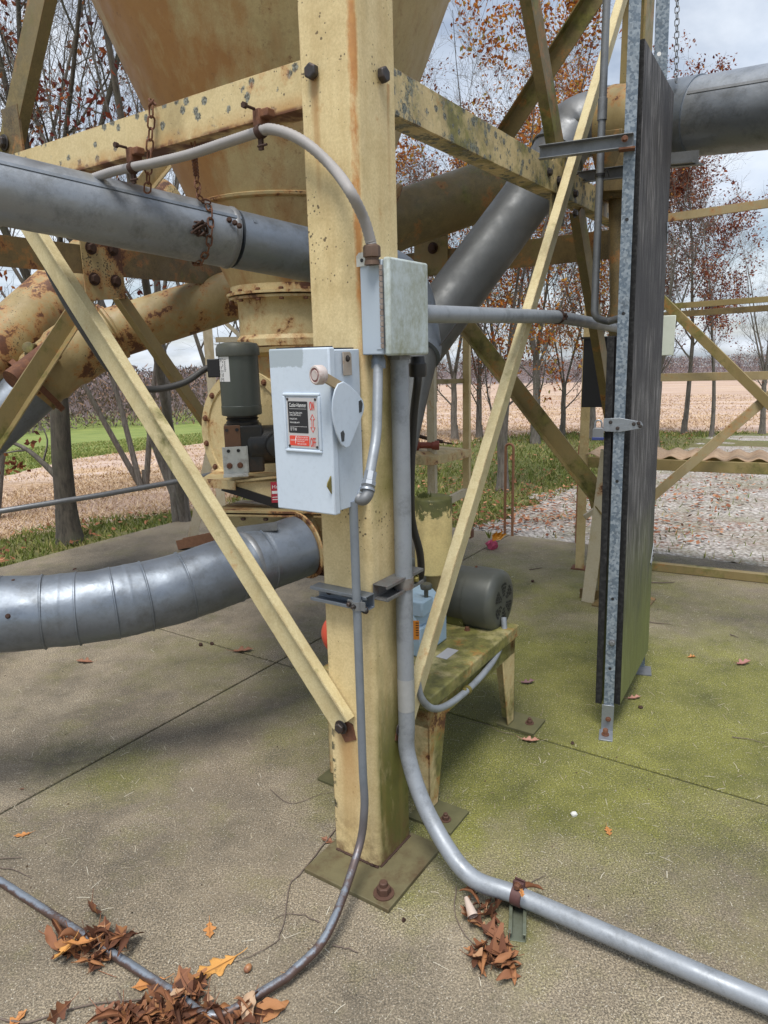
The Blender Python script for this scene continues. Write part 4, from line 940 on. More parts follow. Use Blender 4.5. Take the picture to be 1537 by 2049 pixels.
tw.prism([(.004, .014), (.0005, .003), (.0022, .0035), (0, -.008), (.0052, .0055), (.0033, .005), (.006, .014)], pl_(.235, .87), fx, UZ, fn * .0007)
part('plate_lettering', tw, SIGNWHT, do)
tr_ = MB(); 
def bold(s_, x, y, w_, h_):
    # narrow capitals drawn taller than wide
    t = text_mb(s_, 1.0, V((0, 0, 0)), V((1, 0, 0)), V((0, 1, 0)), V((0, 0, 1)), 0); xs = [p.x for p in t.v]; ys = [p.y for p in t.v]
    kx, ky = w_ / (max(xs) - min(xs)), h_ / (max(ys) - min(ys))
    for off in (-.0004, 0, .0004): tr_.add([pl_(x, y) + fx * ((p.x - min(xs)) * kx + off) + UZ * ((p.y - min(ys)) * ky) + fn * (.0005 + .0001 * (off > 0)) for p in t.v], t.f)
bold('ON', .765, .245, .15 * W2, .17 * H2); bold('OFF', .745, .965, .175 * W2, .185 * H2)
aw, ah = .035 * W2, .175 * H2; ac = pl_(.845, .5)
def stroke(pts, closed=True):
    n = len(pts)
    for i in range(n if closed else n - 1):
        a, b = pts[i], pts[(i + 1) % n]; A = ac + fx * a[0] + UZ * a[1]; B = ac + fx * b[0] + UZ * b[1]; d = (B - A).normalized(); tr_.box((A + B) / 2 + fn * .0004, d * ((B - A).length / 2 + .0004), fn.cross(d) * .0006, fn * .0003)
stroke([(0, ah), (aw * 2, ah - .012), (aw * .7, ah - .012), (aw * .7, -ah + .012), (aw * 2, -ah + .012), (0, -ah), (-aw * 2, -ah + .012), (-aw * .7, -ah + .012), (-aw * .7, ah - .012), (-aw * 2, ah - .012)])
part('on_off_lettering', tr_, SIGNRED, do)
for x, y in ((.045, .035), (.955, .035), (.045, .965), (.955, .965)):
    part('rivet', MB().lathe([(.0036, 0), (.003, .0012)], pl_(x, y), fn, 12), BOLT, do)
# clip, hasp, lever
ckp = PU(685, 728, su0 - .001); part('corner_clip', MB().prism([(-.017, -.028), (.017, -.028), (.017, .022), (.012, .028), (-.017, .028)], ckp + tb * .018, tb, UZ, -ta * .003), plain('rust edged zinc', (.3, .25, .2), (.52, .46, .4), .5, .4, 40, .3, 90, (.25, .11, .04), .7), sw, bevel=.001)
part('screw', MB().hexbolt(ckp + tb * .018 + UZ * .012 - ta * .003, -ta, .006, .005), BOLT, sw)
part('hasp', MB().prism([(0, -.02), (.016, 0), (.014, .008), (0, .024)], sf(.965, .815, .001), fn, UZ, fx * .003), BRASS, sw)
lev = -.021
hp = [(-.095, .098), (-.108, .08), (-.118, .045), (-.118, .0), (-.108, -.045), (-.09, -.085), (-.066, -.105), (-.052, -.112), (-.046, -.106), (-.008, -.02), (-.002, 0), (-.006, .022), (-.03, .05), (-.06, .085), (-.075, .1)]
def lp(px, py): return PU(px, py, su0 + lev)
hol = lp(722, 800); lvp = [lp(*p) for p in ((677, 768), (671, 780), (666, 800), (665, 823), (668, 846), (674, 868), (683, 889), (693, 897), (701, 893), (727, 828), (730, 815), (727, 801), (715, 785), (700, 771), (688, 763))]
n_ = len(lvp); mb = MB().add(lvp + [p + ta * .004 for p in lvp], [list(range(n_)), list(range(2 * n_ - 1, n_ - 1, -1))] + [(i, (i + 1) % n_, n_ + (i + 1) % n_, n_ + i) for i in range(n_)])
lvo = part('lever', mb, BOXP, sw, bevel=.002)
for c4 in (((718, 803), (723, 800), (726, 808), (724, 824), (719, 826)), ((682, 866), (687, 861), (690, 868), (689, 883), (684, 884))):
    P = [PU(x, y, su0 + lev - .0006) for x, y in c4]; m5 = len(P)
    part('lever_slot', MB().add(P + [p + ta * .001 for p in P], [list(range(m5)), list(range(2 * m5 - 1, m5 - 1, -1))] + [(i, (i + 1) % m5, m5 + (i + 1) % m5, m5 + i) for i in range(m5)]), plain('slot shadow steel', (.03, .033, .036), (.05, .055, .06)), lvo)
k1 = PU(679, 772, su0 + lev + .006); kn_ = PU(641, 750, su0 + lev + .012)
kd = (kn_ - k1).normalized(); part('lever_arm', MB().box((k1 + kn_) / 2, kd * ((k1 - kn_).length / 2 + .006), kd.cross(ta).normalized() * .0115, ta * .0035), TAN, lvo, bevel=.001)
kb = MB().lathe([(.02, -.012), (.0225, -.008), (.0225, .008), (.0205, .012), (.017, .0125), (.0155, .0095), (.0125, .0095), (.0115, .0125), (.004, .0125)], kn_ - tb * .006, (-tb * .93 + ta * .25), 36)
part('lever_knob', kb, KNOB, lvo)
part('lever_knob_ring', MB().lathe([(.0164, .0), (.0164, .0108), (.0122, .0108), (.0122, 0)], kn_ - tb * .006, (-tb * .93 + ta * .25), 36, False), plain('dark red ring', (.16, .05, .05), (.28, .1, .1)), lvo)
kx = PU(727, 985, su0); part('knockout', MB().lathe([(.026, 0), (.026, .0012), (.0245, .0012)], PU(727, 992, su0 + .001), -ta, 32), BOXP, sw)

# ---------------------------------------------------------------- conduits
def conduit(name, pts, r, m, label, n=18, loc=None): return solo(name, MB().tube(pts, r, n), m, label, 'conduit', loc=loc)
# big conduit from the junction box to the ground
bx = T(-.052, .075, 0); bx.z = 0
bigv = V((D(799, 712, 1.83).x, D(799, 712, 1.83).y, 0))
b1 = G(1037, 1792, .052); b2 = G(1537, 2008, .045); bdir = (b2 - b1).normalized(); bdir.z = 0
ctrl = [V((bigv.x, bigv.y, JZ0 - .002)), V((bigv.x, bigv.y, .75)), V((bigv.x, bigv.y, .36))]
b0 = G(935, 1748, .085)
big = [ctrl[0], ctrl[1]] + spline([V((bigv.x, bigv.y, .62)), V((bigv.x, bigv.y, .44)), V((bigv.x, bigv.y, .33)) + (b0 - bigv).normalized() * .004 , bigv.lerp(V((b0.x, b0.y, 0)), .36) + UZ * .185, b0, b1, b1.lerp(b2, .4), b2, b2 + bdir * .6], 8)
bc = thing('large_conduit', 'thick grey conduit dropping from the junction box and bending out right along the slab', 'conduit', (bigv.x, bigv.y, 0))
part('pipe', MB().tube(big, .0243, 24), CONDUIT, bc)
part('locknut', MB().lathe([(.03, -.012), (.03, -.002)], ctrl[0], UZ, 8), GALV_D, bc)
part('tape', MB().lathe([(.0246, -.05), (.0249, -.05), (.0249, .05), (.0246, .05)], V((bigv.x, bigv.y, zof(812, 1392, -.03, .1))), UZ, 24, False), plain('silver tape', (.3, .31, .31), (.42, .43, .43), .4, .3, 50), bc)
# small conduit below the switch
sx0 = T(.045, -.062, 0); sx0 = V((D(708, 1035, 1.80).x, D(708, 1035, 1.80).y, 0))
g1, g2, g3 = G(455, 2010, .018), G(400, 2005, .018), G(0, 1763, .012)
fdir = (g1 - sx0); fdir.z = 0; fdir.normalize()
sp_ = [V((sx0.x, sx0.y, SZ0 + .02)), V((sx0.x, sx0.y, .5))] + spline([V((sx0.x, sx0.y, .36)), V((sx0.x, sx0.y, .24)) , sx0 + fdir * .035 + UZ * .125, G(655, 1868, .052), G(575, 1955, .026)], 8) + fillet([G(575, 1955, .026) + (G(430, 2040, .016) - G(575, 1955, .026)) * .1, G(425, 2047, .016), G(355, 1992, .014), g3, g3 + (g3 - g2).normalized() * .8], [.12, .02, .01], 12)
sc_ = thing('small_conduit', 'thin conduit dropping from the switch box, curving over the slab in the left foreground', 'conduit', (sx0.x, sx0.y, 0))
part('pipe', MB().tube(sp_, .0115, 18), CONDUIT_W, sc_)
# offset conduit from junction box to switch elbow
e_a, e_b, e_c = D(757, 716, 1.76), D(754, 870, 1.735), D(739, 955, 1.70)
oc = thing('offset_conduit', 'short bent conduit with elbow fitting joining junction box and switch box side', 'conduit', D(735, 990, 1.69))
part('pipe', MB().tube(fillet([e_a, e_b, e_c], .3, 10), .0125, 18), CONDUIT, oc)
part('box_connector', MB().lathe([(.0185, -.014), (.0185, .006), (.016, .012), (.0125, .03)], e_a - UZ * .012 + UZ * 0, UZ, 20), GALV_B, oc)
el0 = D(738, 966, 1.698); ed = (e_c - e_b).normalized()
part('coupling', MB().lathe([(.0135, -.03), (.0165, -.027), (.0165, -.004), (.0185, -.002), (.0185, .008), (.016, .01), (.0145, .013)], el0, ed, 8).lathe([(.0185, .016), (.0185, .022)], el0, ed, 24), GALV, oc)
part('elbow', MB().tube(spline([el0 + ed * .012, D(736, 988, 1.692), D(730, 998, 1.69), D(724, 1000, 1.695) , D(718, 996, 1.70)], 6), .0145, 18), GALV_D, oc)
# flexible conduit over the beam
fx_ = [PU(744, 500, -.045), PU(741, 480, -.044), PU(727, 435, -.04), PU(700, 382, -.035), PV(668, 338, -.03), PV(625, 296, -.035), PV(585, 271, -.035), PV(545, 259, -.032), PV(521, 263, -.03), PV(450, 286, -.03), PV(380, 309, -.03), PV(310, 326, -.03), PV(265, 335, -.03), PV(215, 347, -.03), PV(150, 372, -.02), PV(60, 420, .0), PV(-60, 470, .02)]
fxp = spline(fx_, 10)
fc = thing('flexible_conduit', 'ribbed grey flexible conduit arching from the junction box up to the left beam', 'conduit', PU(744, 515, -.045))
# ribs: small alternation of radius along the path
fine = [fxp[0]]
for a, b in zip(fxp, fxp[1:]):
    k = max(1, int((b - a).length / .0042)); fine += [a.lerp(b, i / k) for i in range(1, k + 1)]
part('hose', MB().tube(fine, [.0135 if i % 2 else .0124 for i in range(len(fine))], 14), FLEX, fc)
cz = fx_[0]; part('connector', MB().lathe([(.0165, -.032), (.0165, -.018), (.021, -.016), (.021, .006), (.0185, .01), (.0145, .012)], cz, UZ, 8).lathe([(.019, -.034), (.0175, -.024)], cz, UZ, 20), plain('brown connector', (.075, .045, .03), (.14, .085, .055), .6, .2), fc)
# level conduit to the right
lc0, lc1, lc2 = PU(845, 628, -.045), PU(1116, 634, -.05), PU(1240, 656, -.045); lde = (lc2 - lc1).normalized()
lc = thing('level_conduit', 'grey conduit running level from the junction box behind the galvanised strut', 'conduit', lc0)
part('pipe', MB().tube(fillet([lc0 - (lc1 - lc0).normalized() * .01, lc1, lc2 + lde * .06], .3, 10), .0242, 22), CONDUIT, lc)
ck = PU(1116, 634, -.05)
part('clamp', MB().lathe([(.0245, -.009), (.0275, -.009), (.0275, .009), (.0245, .009)], ck, (lc1 - lc0), 24, False).box(ck - ta * .028 + UZ * .008, tb * .009, ta * .006, UZ * .004).box(ck - ta * .028 - UZ * .008, tb * .009, ta * .006, UZ * .004).hexbolt(ck - ta * .03, tb, .006, .02), RUST_DK, lc)
# vertical conduit beside the strut
vx0 = D(1214, 0, 2.42); vp = [V((vx0.x, vx0.y, CH + 1.4)), V((vx0.x, vx0.y, D(1205, 560, 2.5).z))]
P1 = D(1202, 600, 2.58); P2 = D(1212, 627, 2.58); P3 = D(1250, 634, 2.6)
vc = thing('riser_conduit', 'dark grey vertical conduit beside the strut, curving right at its foot', 'conduit', (vx0.x, vx0.y, P3.z))
z_b = D(1204, 634, 2.58).z
part('pipe', MB().tube(fillet([vp[0], V((vx0.x, vx0.y, z_b)), V((vx0.x, vx0.y, z_b)) + (P3 - P2).normalized() * .06 + UZ * -.004, P3], [.09, .01], 12), .0135, 16), GALV_D, vc)
zc_ = D(1209, 200, 2.4).z; part('coupling', MB().lathe([(.0135, -.035), (.0165, -.035), (.0165, .035), (.0135, .037)], V((vx0.x, vx0.y, zc_)), UZ, 20), GALV_D, vc)
zc_ = D(1207, 333, 2.42).z; part('band', MB().lathe([(.0135, -.005), (.0175, -.005), (.0175, .005), (.0135, .005)], V((vx0.x, vx0.y, zc_)), UZ, 20).tube([V((vx0.x + .016, vx0.y, zc_)), V((vx0.x + .025, vx0.y, zc_ + .02)), V((vx0.x + .034, vx0.y, zc_ - .005))], .002, 6), BLACK, vc)
# long low rail pipe at left
solo('rail_pipe', MB().tube([D(-120, 1043, 4.0), D(0, 1023, 4.1), D(205, 990, 4.35), D(362, 962, 4.6), D(470, 940, 4.8)], .017, 14), GALV_D, 'thin grey pipe crossing level in front of the leafless trees at left', 'pipe')

# strut channel pieces holding the conduits
def strut_prof(w_=.041, h=.041, t=.003): return [(-w_ / 2, 0), (w_ / 2, 0), (w_ / 2, h), (w_ / 2 - .009, h), (w_ / 2 - .009, h - .006), (w_ / 2 - t, h - .006), (w_ / 2 - t, t), (-w_ / 2 + t, t), (-w_ / 2 + t, h - .006), (-w_ / 2 + .009, h - .006), (-w_ / 2 + .009, h), (-w_ / 2, h)]
sbk = thing('strut_bracket', 'zinc strut channel bolted across the left post face holding the thin conduit', 'strut bracket', PV(690, 1195, 0))
z_s = PV(692, 1195, -.02).z
part('channel', MB().bar(T(.175, -.001, z_s), T(-.012, -.001, z_s), [(x, y) for x, y in strut_prof()], UZ) if False else MB().prism([(x, y) for x, y in strut_prof()], T(.178, -.001, z_s), UZ, -tb, -ta * .19), GALV_B, sbk, bevel=.0008)
for u in (.135, .085): part('slot', MB().prism([(.014 * math.cos(R_(a)) + (.006 if math.cos(R_(a)) > 0 else -.006), .006 * math.sin(R_(a))) for a in range(0, 360, 30)], T(u, -.0042, z_s), -ta, UZ, -tb * .0008), RUST, sbk)
part('bolt', MB().hexbolt(T(.14, -.0052, z_s), -tb, .007, .008), BOLT, sbk)
pc_ = V((sx0.x, sx0.y, z_s)); part('pipe_strap', MB().lathe([(.0118, -.012), (.0142, -.012), (.0142, .012), (.0118, .012)], pc_, UZ, 20, False).box(pc_ + ta * .02 - tb * .002, ta * .008, UZ * .012, tb * .002).box(pc_ - ta * .02 - tb * .002, ta * .008, UZ * .012, tb * .002), GALV_D, sbk)
for c_ in ((pc_ - tb * .012, .005, .012), (pc_ + ta * .022 - tb * .004, .006, .008), (T(-.005, -.035, z_s - .018), .008, .01)): part('strap_screw', MB().hexbolt(c_[0], -tb, c_[1], c_[2]), BOLT, sbk)
sb2 = thing('strut_bracket', 'rust edged strut channel on the right post face holding the thick conduit', 'strut bracket', PU(790, 1190, 0))
z_t = PU(760, 1185, -.02).z
part('channel', MB().prism([(x, y) for x, y in strut_prof(.044, .048)], T(-.001, .008, z_t), UZ, -ta, tb * .19), plain('dull rusty channel', (.1, .1, .1), (.2, .2, .19), .6, .4, 30, .3, 90, (.12, .05, .03), .6), sb2, bevel=.0008)
pb = V((bigv.x, bigv.y, z_t + .0)); part('pipe_strap', MB().lathe([(.0246, -.016), (.0278, -.016), (.0278, .016), (.0246, .016)], pb, UZ, 28, False).box(pb + tb * .036 - ta * .004, tb * .012, ta * .004, UZ * .016), plain('rust stained strap', (.16, .15, .14), (.3, .28, .25), .5, .4, 26, .2, 90, (.13, .05, .03), .8), sb2)
part('strap_bolt', MB().hexbolt(pb + tb * .038 - ta * .008, -ta, .008, .016).hexbolt(pb + tb * .05 - ta * .002, tb, .012, .012), BRASS, sb2)
# floor strut block under the big conduit, with its clamp
fb = thing('floor_strut', 'short strut channel on the slab clamping the thick conduit among dead leaves', 'strut bracket', G(1028, 1885))
fbc = b1.copy(); fbc.z = 0; bn = V((-bdir.y, bdir.x, 0))
bs_ = G(1035, 1872); ex_ = (fbc - bs_); ex_.z = 0; ex_.normalize()
part('channel', MB().prism([(x, y * .55) for x, y in strut_prof(.046, .044)], bs_ - ex_ * .02, ex_.cross(UZ), UZ, ex_ * .17), plain('mossy strut', (.12, .14, .09), (.25, .27, .22), .5, .5, 20, .2, 90, (.09, .09, .03), .6), fb, bevel=.0008)
part('pipe_strap', MB().lathe([(.0246, -.015), (.0278, -.015), (.0278, .015), (.0246, .015)], b1, bdir, 28, False).box(b1 + UZ * .034, bdir * .015, UZ * .01, bn * .004).box(b1 + UZ * .034 + bn * .012, bdir * .015, UZ * .01, bn * .002), plain('dark red rust strap', (.06, .026, .024), (.12, .055, .05), .6, .2), fb, bevel=.001)
part('strap_bolt', MB().hexbolt(b1 + UZ * .036 - bn * .004, -bn, .008, .012), RUST, fb)
# conduit hangers on the beam's lower edge
for px, py, lab in ((521, 238, 'rusty beam clamp gripping the flexible conduit nearest the post'), (266, 312, 'rusty beam clamp gripping the flexible conduit beside the hanging chain')):
    h_ = PV(px, py, -.012); bcp = thing('beam_clamp', lab, 'pipe clamp', h_)
    cyl = PV(px, py + 26 if px > 400 else py + 24, -.03)
    part('clamp_body', MB().box(h_ + tb * .004, ta * .012, tb * .02, UZ * .021).box(h_ + UZ * .008 - ta * .024, ta * .014, tb * .014, UZ * .01), RUST, bcp, bevel=.003)
    part('ring', MB().lathe([(.0138, -.008), (.0172, -.008), (.0172, .008), (.0138, .008)], cyl, ta + UZ * -.3, 20, False).box(cyl - UZ * .028, ta * .006, tb * .004, UZ * .014), RUST_DK, bcp)
    part('screw', MB().tube([h_ + UZ * .018 + ta * .0 - tb * .02, h_ + UZ * .018 - tb * .055], .004, 8).tube([cyl - UZ * .036 - tb * .012, cyl - UZ * .036 - tb * .012 - ta * .03], .0032, 8).lathe([(.008, 0), (.008, .01)], h_ + UZ * .018 - tb * .05, -tb, 6), RUST_DK, bcp)
# black hose down from the junction box
solo('black_hose', MB().tube(spline([D(836, 715, 1.9), D(836, 760, 1.9), D(829, 820, 1.95), D(824, 900, 2.0), D(822, 1000, 2.05), D(826, 1050, 2.1), D(840, 1105, 2.15), D(842, 1150, 2.2), D(830, 1166, 2.25), D(800, 1170, 2.3)], 8), .0115, 14), BLACK, 'black rubber hose hanging down behind the thick conduit', 'hose')
cg = D(836, 728, 1.9); solo('cord_grip', MB().lathe([(.022, -.035), (.024, -.03), (.024, .0), (.02, .004), (.018, .02)], cg, UZ, 10), BLACK, 'black cord grip fitting under the junction box', 'cable gland')
# ---------------------------------------------------------------- board screen on galvanised angles
s0 = G(1216, 1462); s0.z = 0
scr = thing('strut_post', 'spangled galvanised angle post with foot bracket beside the weathered board', 'strut post', s0)
vdir = V((s0.x, s0.y, 0)).normalized(); hdir = V((vdir.y, -vdir.x, 0))       # hdir: to the right
def lean(b_, px, py): k_ = b_.y / ray(px, py).y; return (cC + ray(px, py) * k_ - b_).normalized()
us = lean(s0, 1271, 0)
part('angle', MB().prism(angle_prof(.038, .038, .0035), s0 - hdir * .019 + UZ * .03, hdir, vdir, us * 3.2), GALV_S, scr, bevel=.0008)
fo = MB().prism([(-.026, 0), (.02, 0), (.02, .115), (-.026, .115)], s0 - vdir * .004 + hdir * .0, hdir, UZ, -vdir * .004)
fo.prism([(-.032, -.085), (.02, -.085), (.02, -.004), (-.032, -.004)], s0 + UZ * .0005, hdir, vdir, UZ * .005)
part('foot_bracket', fo, GALV, scr, bevel=.001)
part('anchor_bolt', MB().hexbolt(s0 - vdir * .045 - hdir * .008 + UZ * .0055, UZ, .011, .026), RUST, scr)
part('bolt', MB().hexbolt(s0 - vdir * .008 + UZ * .055, -vdir, .008, .007), RUST, scr); part('bolt', MB().hexbolt(s0 + UZ * .38, -vdir, .01, .012), GALV_D, scr)
hl = MB()
for z in (.27, .56, 1.02, 1.62, 1.93): hl.lathe([(.006, 0), (.006, .0006)], s0 + us * z - vdir * .0, -vdir, 12)
part('hole', hl, BLACK, scr)
p1a = G(1241, 1410, .10); zlo = .10; p1b = G(1297, 1302, .10)
ztop = D(1292, 78, 2.22).z
zt_ = CH + ray(1290, 77).z * (p1a.y / ray(1290, 77).y)
bd = (p1b - p1a); bl = bd.length; bd.normalize(); bn_ = V((bd.y, -bd.x, 0))
ub = lean(p1a, 1291, 77)
boards = thing('weathered_board', 'tall grey weathered plywood board, mossy at its foot, fixed behind the galvanised post', 'board', p1a)
tk = .02
part('sheet', MB().prism([(0, 0), (bl, 0), (bl, zt_ - zlo), (0, zt_ - zlo)], p1a + bd * .003, bd, ub, -bn_ * tk), WOOD, boards, bevel=.002)
part('tarred_edge', MB().prism([(0, 0), (tk + .004, 0), (tk + .004, zt_ - zlo), (0, zt_ - zlo)], p1a - bd * .004, -bn_, ub, bd * .006), BEDGE, boards, bevel=.002)
p2 = s0 - hdir * .03 + vdir * .01; p2.z = .11
z2 = D(1229, 672, 2.5).z
low = thing('low_board', 'shorter black edged board on the left side of the galvanised post', 'board', p2)
part('sheet', MB().prism([(0, 0), (bl, 0), (bl, z2 - .11), (0, z2 - .11)], p2, (bd * .9 + V((.02, 0, 0))).normalized(), us, -bn_ * .02), WOOD, low, bevel=.002)
part('tarred_edge', MB().prism([(-.003, 0), (.022, 0), (.022, z2 - .11), (-.003, z2 - .11)], p2, -bn_, us, -bd * .006), BEDGE, low, bevel=.002)
p3 = p1b + bn_ * -.028 - bd * .02; p3.z = 0
bk = thing('back_strut', 'galvanised angle post standing behind the far edge of the tall board', 'strut post', p3)
part('angle', MB().prism(angle_prof(.05, .05, .004), V((p3.x, p3.y, .02)) - hdir * .03, hdir, vdir, lean(p3, 1328, 40) * 3.3), GALV_S, bk, bevel=.0008)
part('hole', MB().lathe([(.008, 0), (.008, .0006)], p3 + lean(p3, 1328, 40) * (D(1330, 46, 2.5).z) - hdir * .012, -vdir, 12), SIGNWHT, bk)
part('foot_plate', MB().box(V((p3.x, p3.y, .003)), hdir * .05, vdir * .05, UZ * .0025), GALV_D, bk)
# strap hinge hasp and padlock
hz = CH + ray(1236, 850).z * (s0.y / ray(1236, 850).y)
ha = s0 + us * hz - vdir * .006
hh = thing('strap_hinge', 'galvanised strap hasp bolted across the post to the board', 'hinge', ha)
part('strap', MB().prism([(-.055, -.023), (.0, -.026), (.075, -.012), (.082, 0), (.075, .012), (.0, .026), (-.055, .023)], ha, hdir, UZ, -vdir * .003), GALV, hh, bevel=.0008)
sb_ = MB()
for dx_, dz_ in ((-.03, .01), (-.005, -.012), (.05, .004), (.066, .007), (.072, -.004)): sb_.hexbolt(ha + hdir * dx_ + UZ * dz_ - vdir * .003, -vdir, .005, .005)
part('screw', sb_, BOLT, hh)
pk = ha - hdir * .072 - vdir * .012 - UZ * .03
pdl = thing('padlock', 'small steel padlock with blue base hanging from the hasp', 'padlock', pk - UZ * .022)
part('lock_body', MB().prism([(-.02, -.02), (.02, -.02), (.02, .014), (.012, .02), (-.012, .02), (-.02, .014)], pk, hdir, UZ, vdir * .016), GALV_D, pdl, bevel=.002)
part('bumper', MB().prism([(-.021, -.026), (.021, -.026), (.021, -.014), (-.021, -.014)], pk - vdir * .001, hdir, UZ, vdir * .018), plain('blue bumper', (.02, .03, .12), (.03, .05, .18)), pdl, bevel=.002)
part('shackle', MB().tube([pk + vdir * .008 + hdir * x + UZ * z for x, z in ((-.012, .018), (-.012, .036), (-.008, .045), (0, .048), (.008, .045), (.012, .036), (.012, .018))], .0032, 8), GALV, pdl)
for px, py, flip, lab in ((1331, 464, 1, 'upper triangular white hinge plate on the far edge of the tall board'), (1294, 1108, -1, 'lower triangular white hinge plate on the far edge of the tall board')):
    k = (p1b.y) / ray(px, py).y; c = cC + ray(px, py) * k
    pp_ = p1b + ub * ((c.z - p1b.z) / ub.z) + bn_ * .001
    tp_ = thing('hinge_plate', lab, 'hinge', pp_)
    part('plate', MB().prism([(-.045, .03 if flip > 0 else -.01), (.0, .038), (.0, -.045), (-.012, -.045)] if flip > 0 else [(0, .05), (0, -.02), (-.035, -.045), (-.05, -.03)], pp_, bd, UZ, bn_ * .003), GALV, tp_)
    part('screw', MB().hexbolt(pp_ - bd * .012 + UZ * .018 + bn_ * .003, bn_, .004, .004).hexbolt(pp_ - bd * .02 - UZ * .005 + bn_ * .003, bn_, .004, .004), BOLT, tp_)
# bracket arms from tower to strut post
za = CH + ray(1262, 285).z * (s0.y / ray(1262, 285).y)
arm = thing('bracket_arm', 'grey channel arm reaching from the tower beam to the front of the post', 'bracket', PU(1080, 308, -.02))
aA, aB = PU(1080, 308, -.03), s0 + us * za - vdir * .006 + hdir * .012
part('channel', MB().bar(aA, aB, [(-.022, 0), (.022, 0), (.022, .028), (.019, .028), (.019, .003), (-.019, .003), (-.019, .028), (-.022, .028)], UZ), GALV_D, arm, bevel=.0008)
part('bolt', MB().hexbolt(aB - hdir * .028 - vdir * .03 + UZ * .004, -vdir, .008, .012).box(aB - hdir * .02 - vdir * .012 - UZ * .024, hdir * .026, vdir * .02, UZ * .003), RUST, arm)
arm2 = thing('bracket_arm', 'grey channel arm behind the riser conduit, lower of the two on the post', 'bracket', PU(1160, 358, .0))
aA, aB = PU(1158, 356, .05), D(1290, 340, 2.62)
part('channel', MB().bar(aA, aB, [(-.022, 0), (.022, 0), (.022, .028), (.019, .028), (.019, .003), (-.019, .003), (-.019, .028), (-.022, .028)], UZ), GALV_D, arm2, bevel=.0008)
# white box and black panel
wbx = D(1332, 672, 4.2); wb = thing('white_box', 'pale white enclosure half hidden behind the tall board', 'electrical box', wbx - UZ * .12)
part('case', MB().box(wbx, hdir * .045, vdir * .06, UZ * .112), WHITEBOX, wb, bevel=.008); part('lid', MB().box(wbx - vdir * .064, hdir * .048, vdir * .004, UZ * .115), WHITEBOX, wb, bevel=.004)
bpx = D(1193, 747, 3.85); bpn = thing('rubber_flap', 'matt black rubber flap hanging from the stand post behind the dark diagonal', 'panel', bpx - UZ * .19)
part('flap', MB().box(bpx, hdir * .072, vdir * .006, UZ * .185), plain('black flap', (.006, .006, .007), (.02, .02, .022), .6, 0, 8), bpn, bevel=.003)
part('hanger_bar', MB().box(bpx + UZ * .19, hdir * .085, vdir * .012, UZ * .006), BLACK, bpn)

# ---------------------------------------------------------------- blower skid
UB0, UB1, VB0, VB1 = -.005, .44, .30, 1.02
zt1 = .43
bl_ = thing('blower_skid', 'mossy cream steel skid on tapered legs carrying motor and blue blower', 'blower skid', T((UB0 + UB1) / 2, (VB0 + VB1) / 2, 0))
part('deck', MB().tbox(UB0, UB1, VB0, VB1, zt1 - .05, zt1), CREAM_BASE, bl_, bevel=.006)
part('apron', MB().tbox(UB0 + .012, UB1 - .012, VB0 + .012, VB1 - .012, zt1 - .12, zt1 - .056).tbox(UB0 + .02, UB1 - .02, VB0 + .02, VB1 - .02, zt1 - .058, zt1 - .048), CREAM_BASE, bl_, bevel=.003)
LEGP = cream('mossy streaked leg paint', .62, .4, .75, 0, .5)
for u, v, su_, sv_ in ((UB0 + .012, VB0 + .012, 1, 1), (UB0 + .012, VB1 - .012, 1, -1), (UB1 - .012, VB0 + .012, -1, 1), (UB1 - .012, VB1 - .012, -1, -1)):
    # tapered folded leg: two plates meeting at the corner, wide above and narrow below
    lg = MB().prism([(0, .012), (.055, .012), (.13, zt1 - .058), (0, zt1 - .058)], T(u, v, 0), tb * sv_, UZ, ta * su_ * .006)
    lg.prism([(0, .012), (.05, .012), (.10, zt1 - .058), (0, zt1 - .058)], T(u, v, 0), ta * su_, UZ, tb * sv_ * .006)
    lo_ = part('leg', lg, LEGP, bl_, bevel=.002)
    part('foot_plate', MB().tbox(u - .11 if su_ > 0 else u - .05, u + .05 if su_ > 0 else u + .11, v - .06, v + .07, .0005, .010) if su_ > 0 else MB().tbox(u - .06, u + .02, v - .05, v + .05, .0005, .010), plain('mossy foot steel', (.06, .06, .025), (.14, .13, .06), .75, .1, 20, .4), lo_, bevel=.001)
    if su_ > 0: anchor(T(u - .065 * su_, v - .01 * sv_, .010), bl_, .012)
dk = G(895, 1308, zt1 + .001)
mp = MB().box(dk + UZ * .0006, tb * .045, ta * .022, UZ * .0008); part('data_plate', mp, SIGNGREY, bl_)
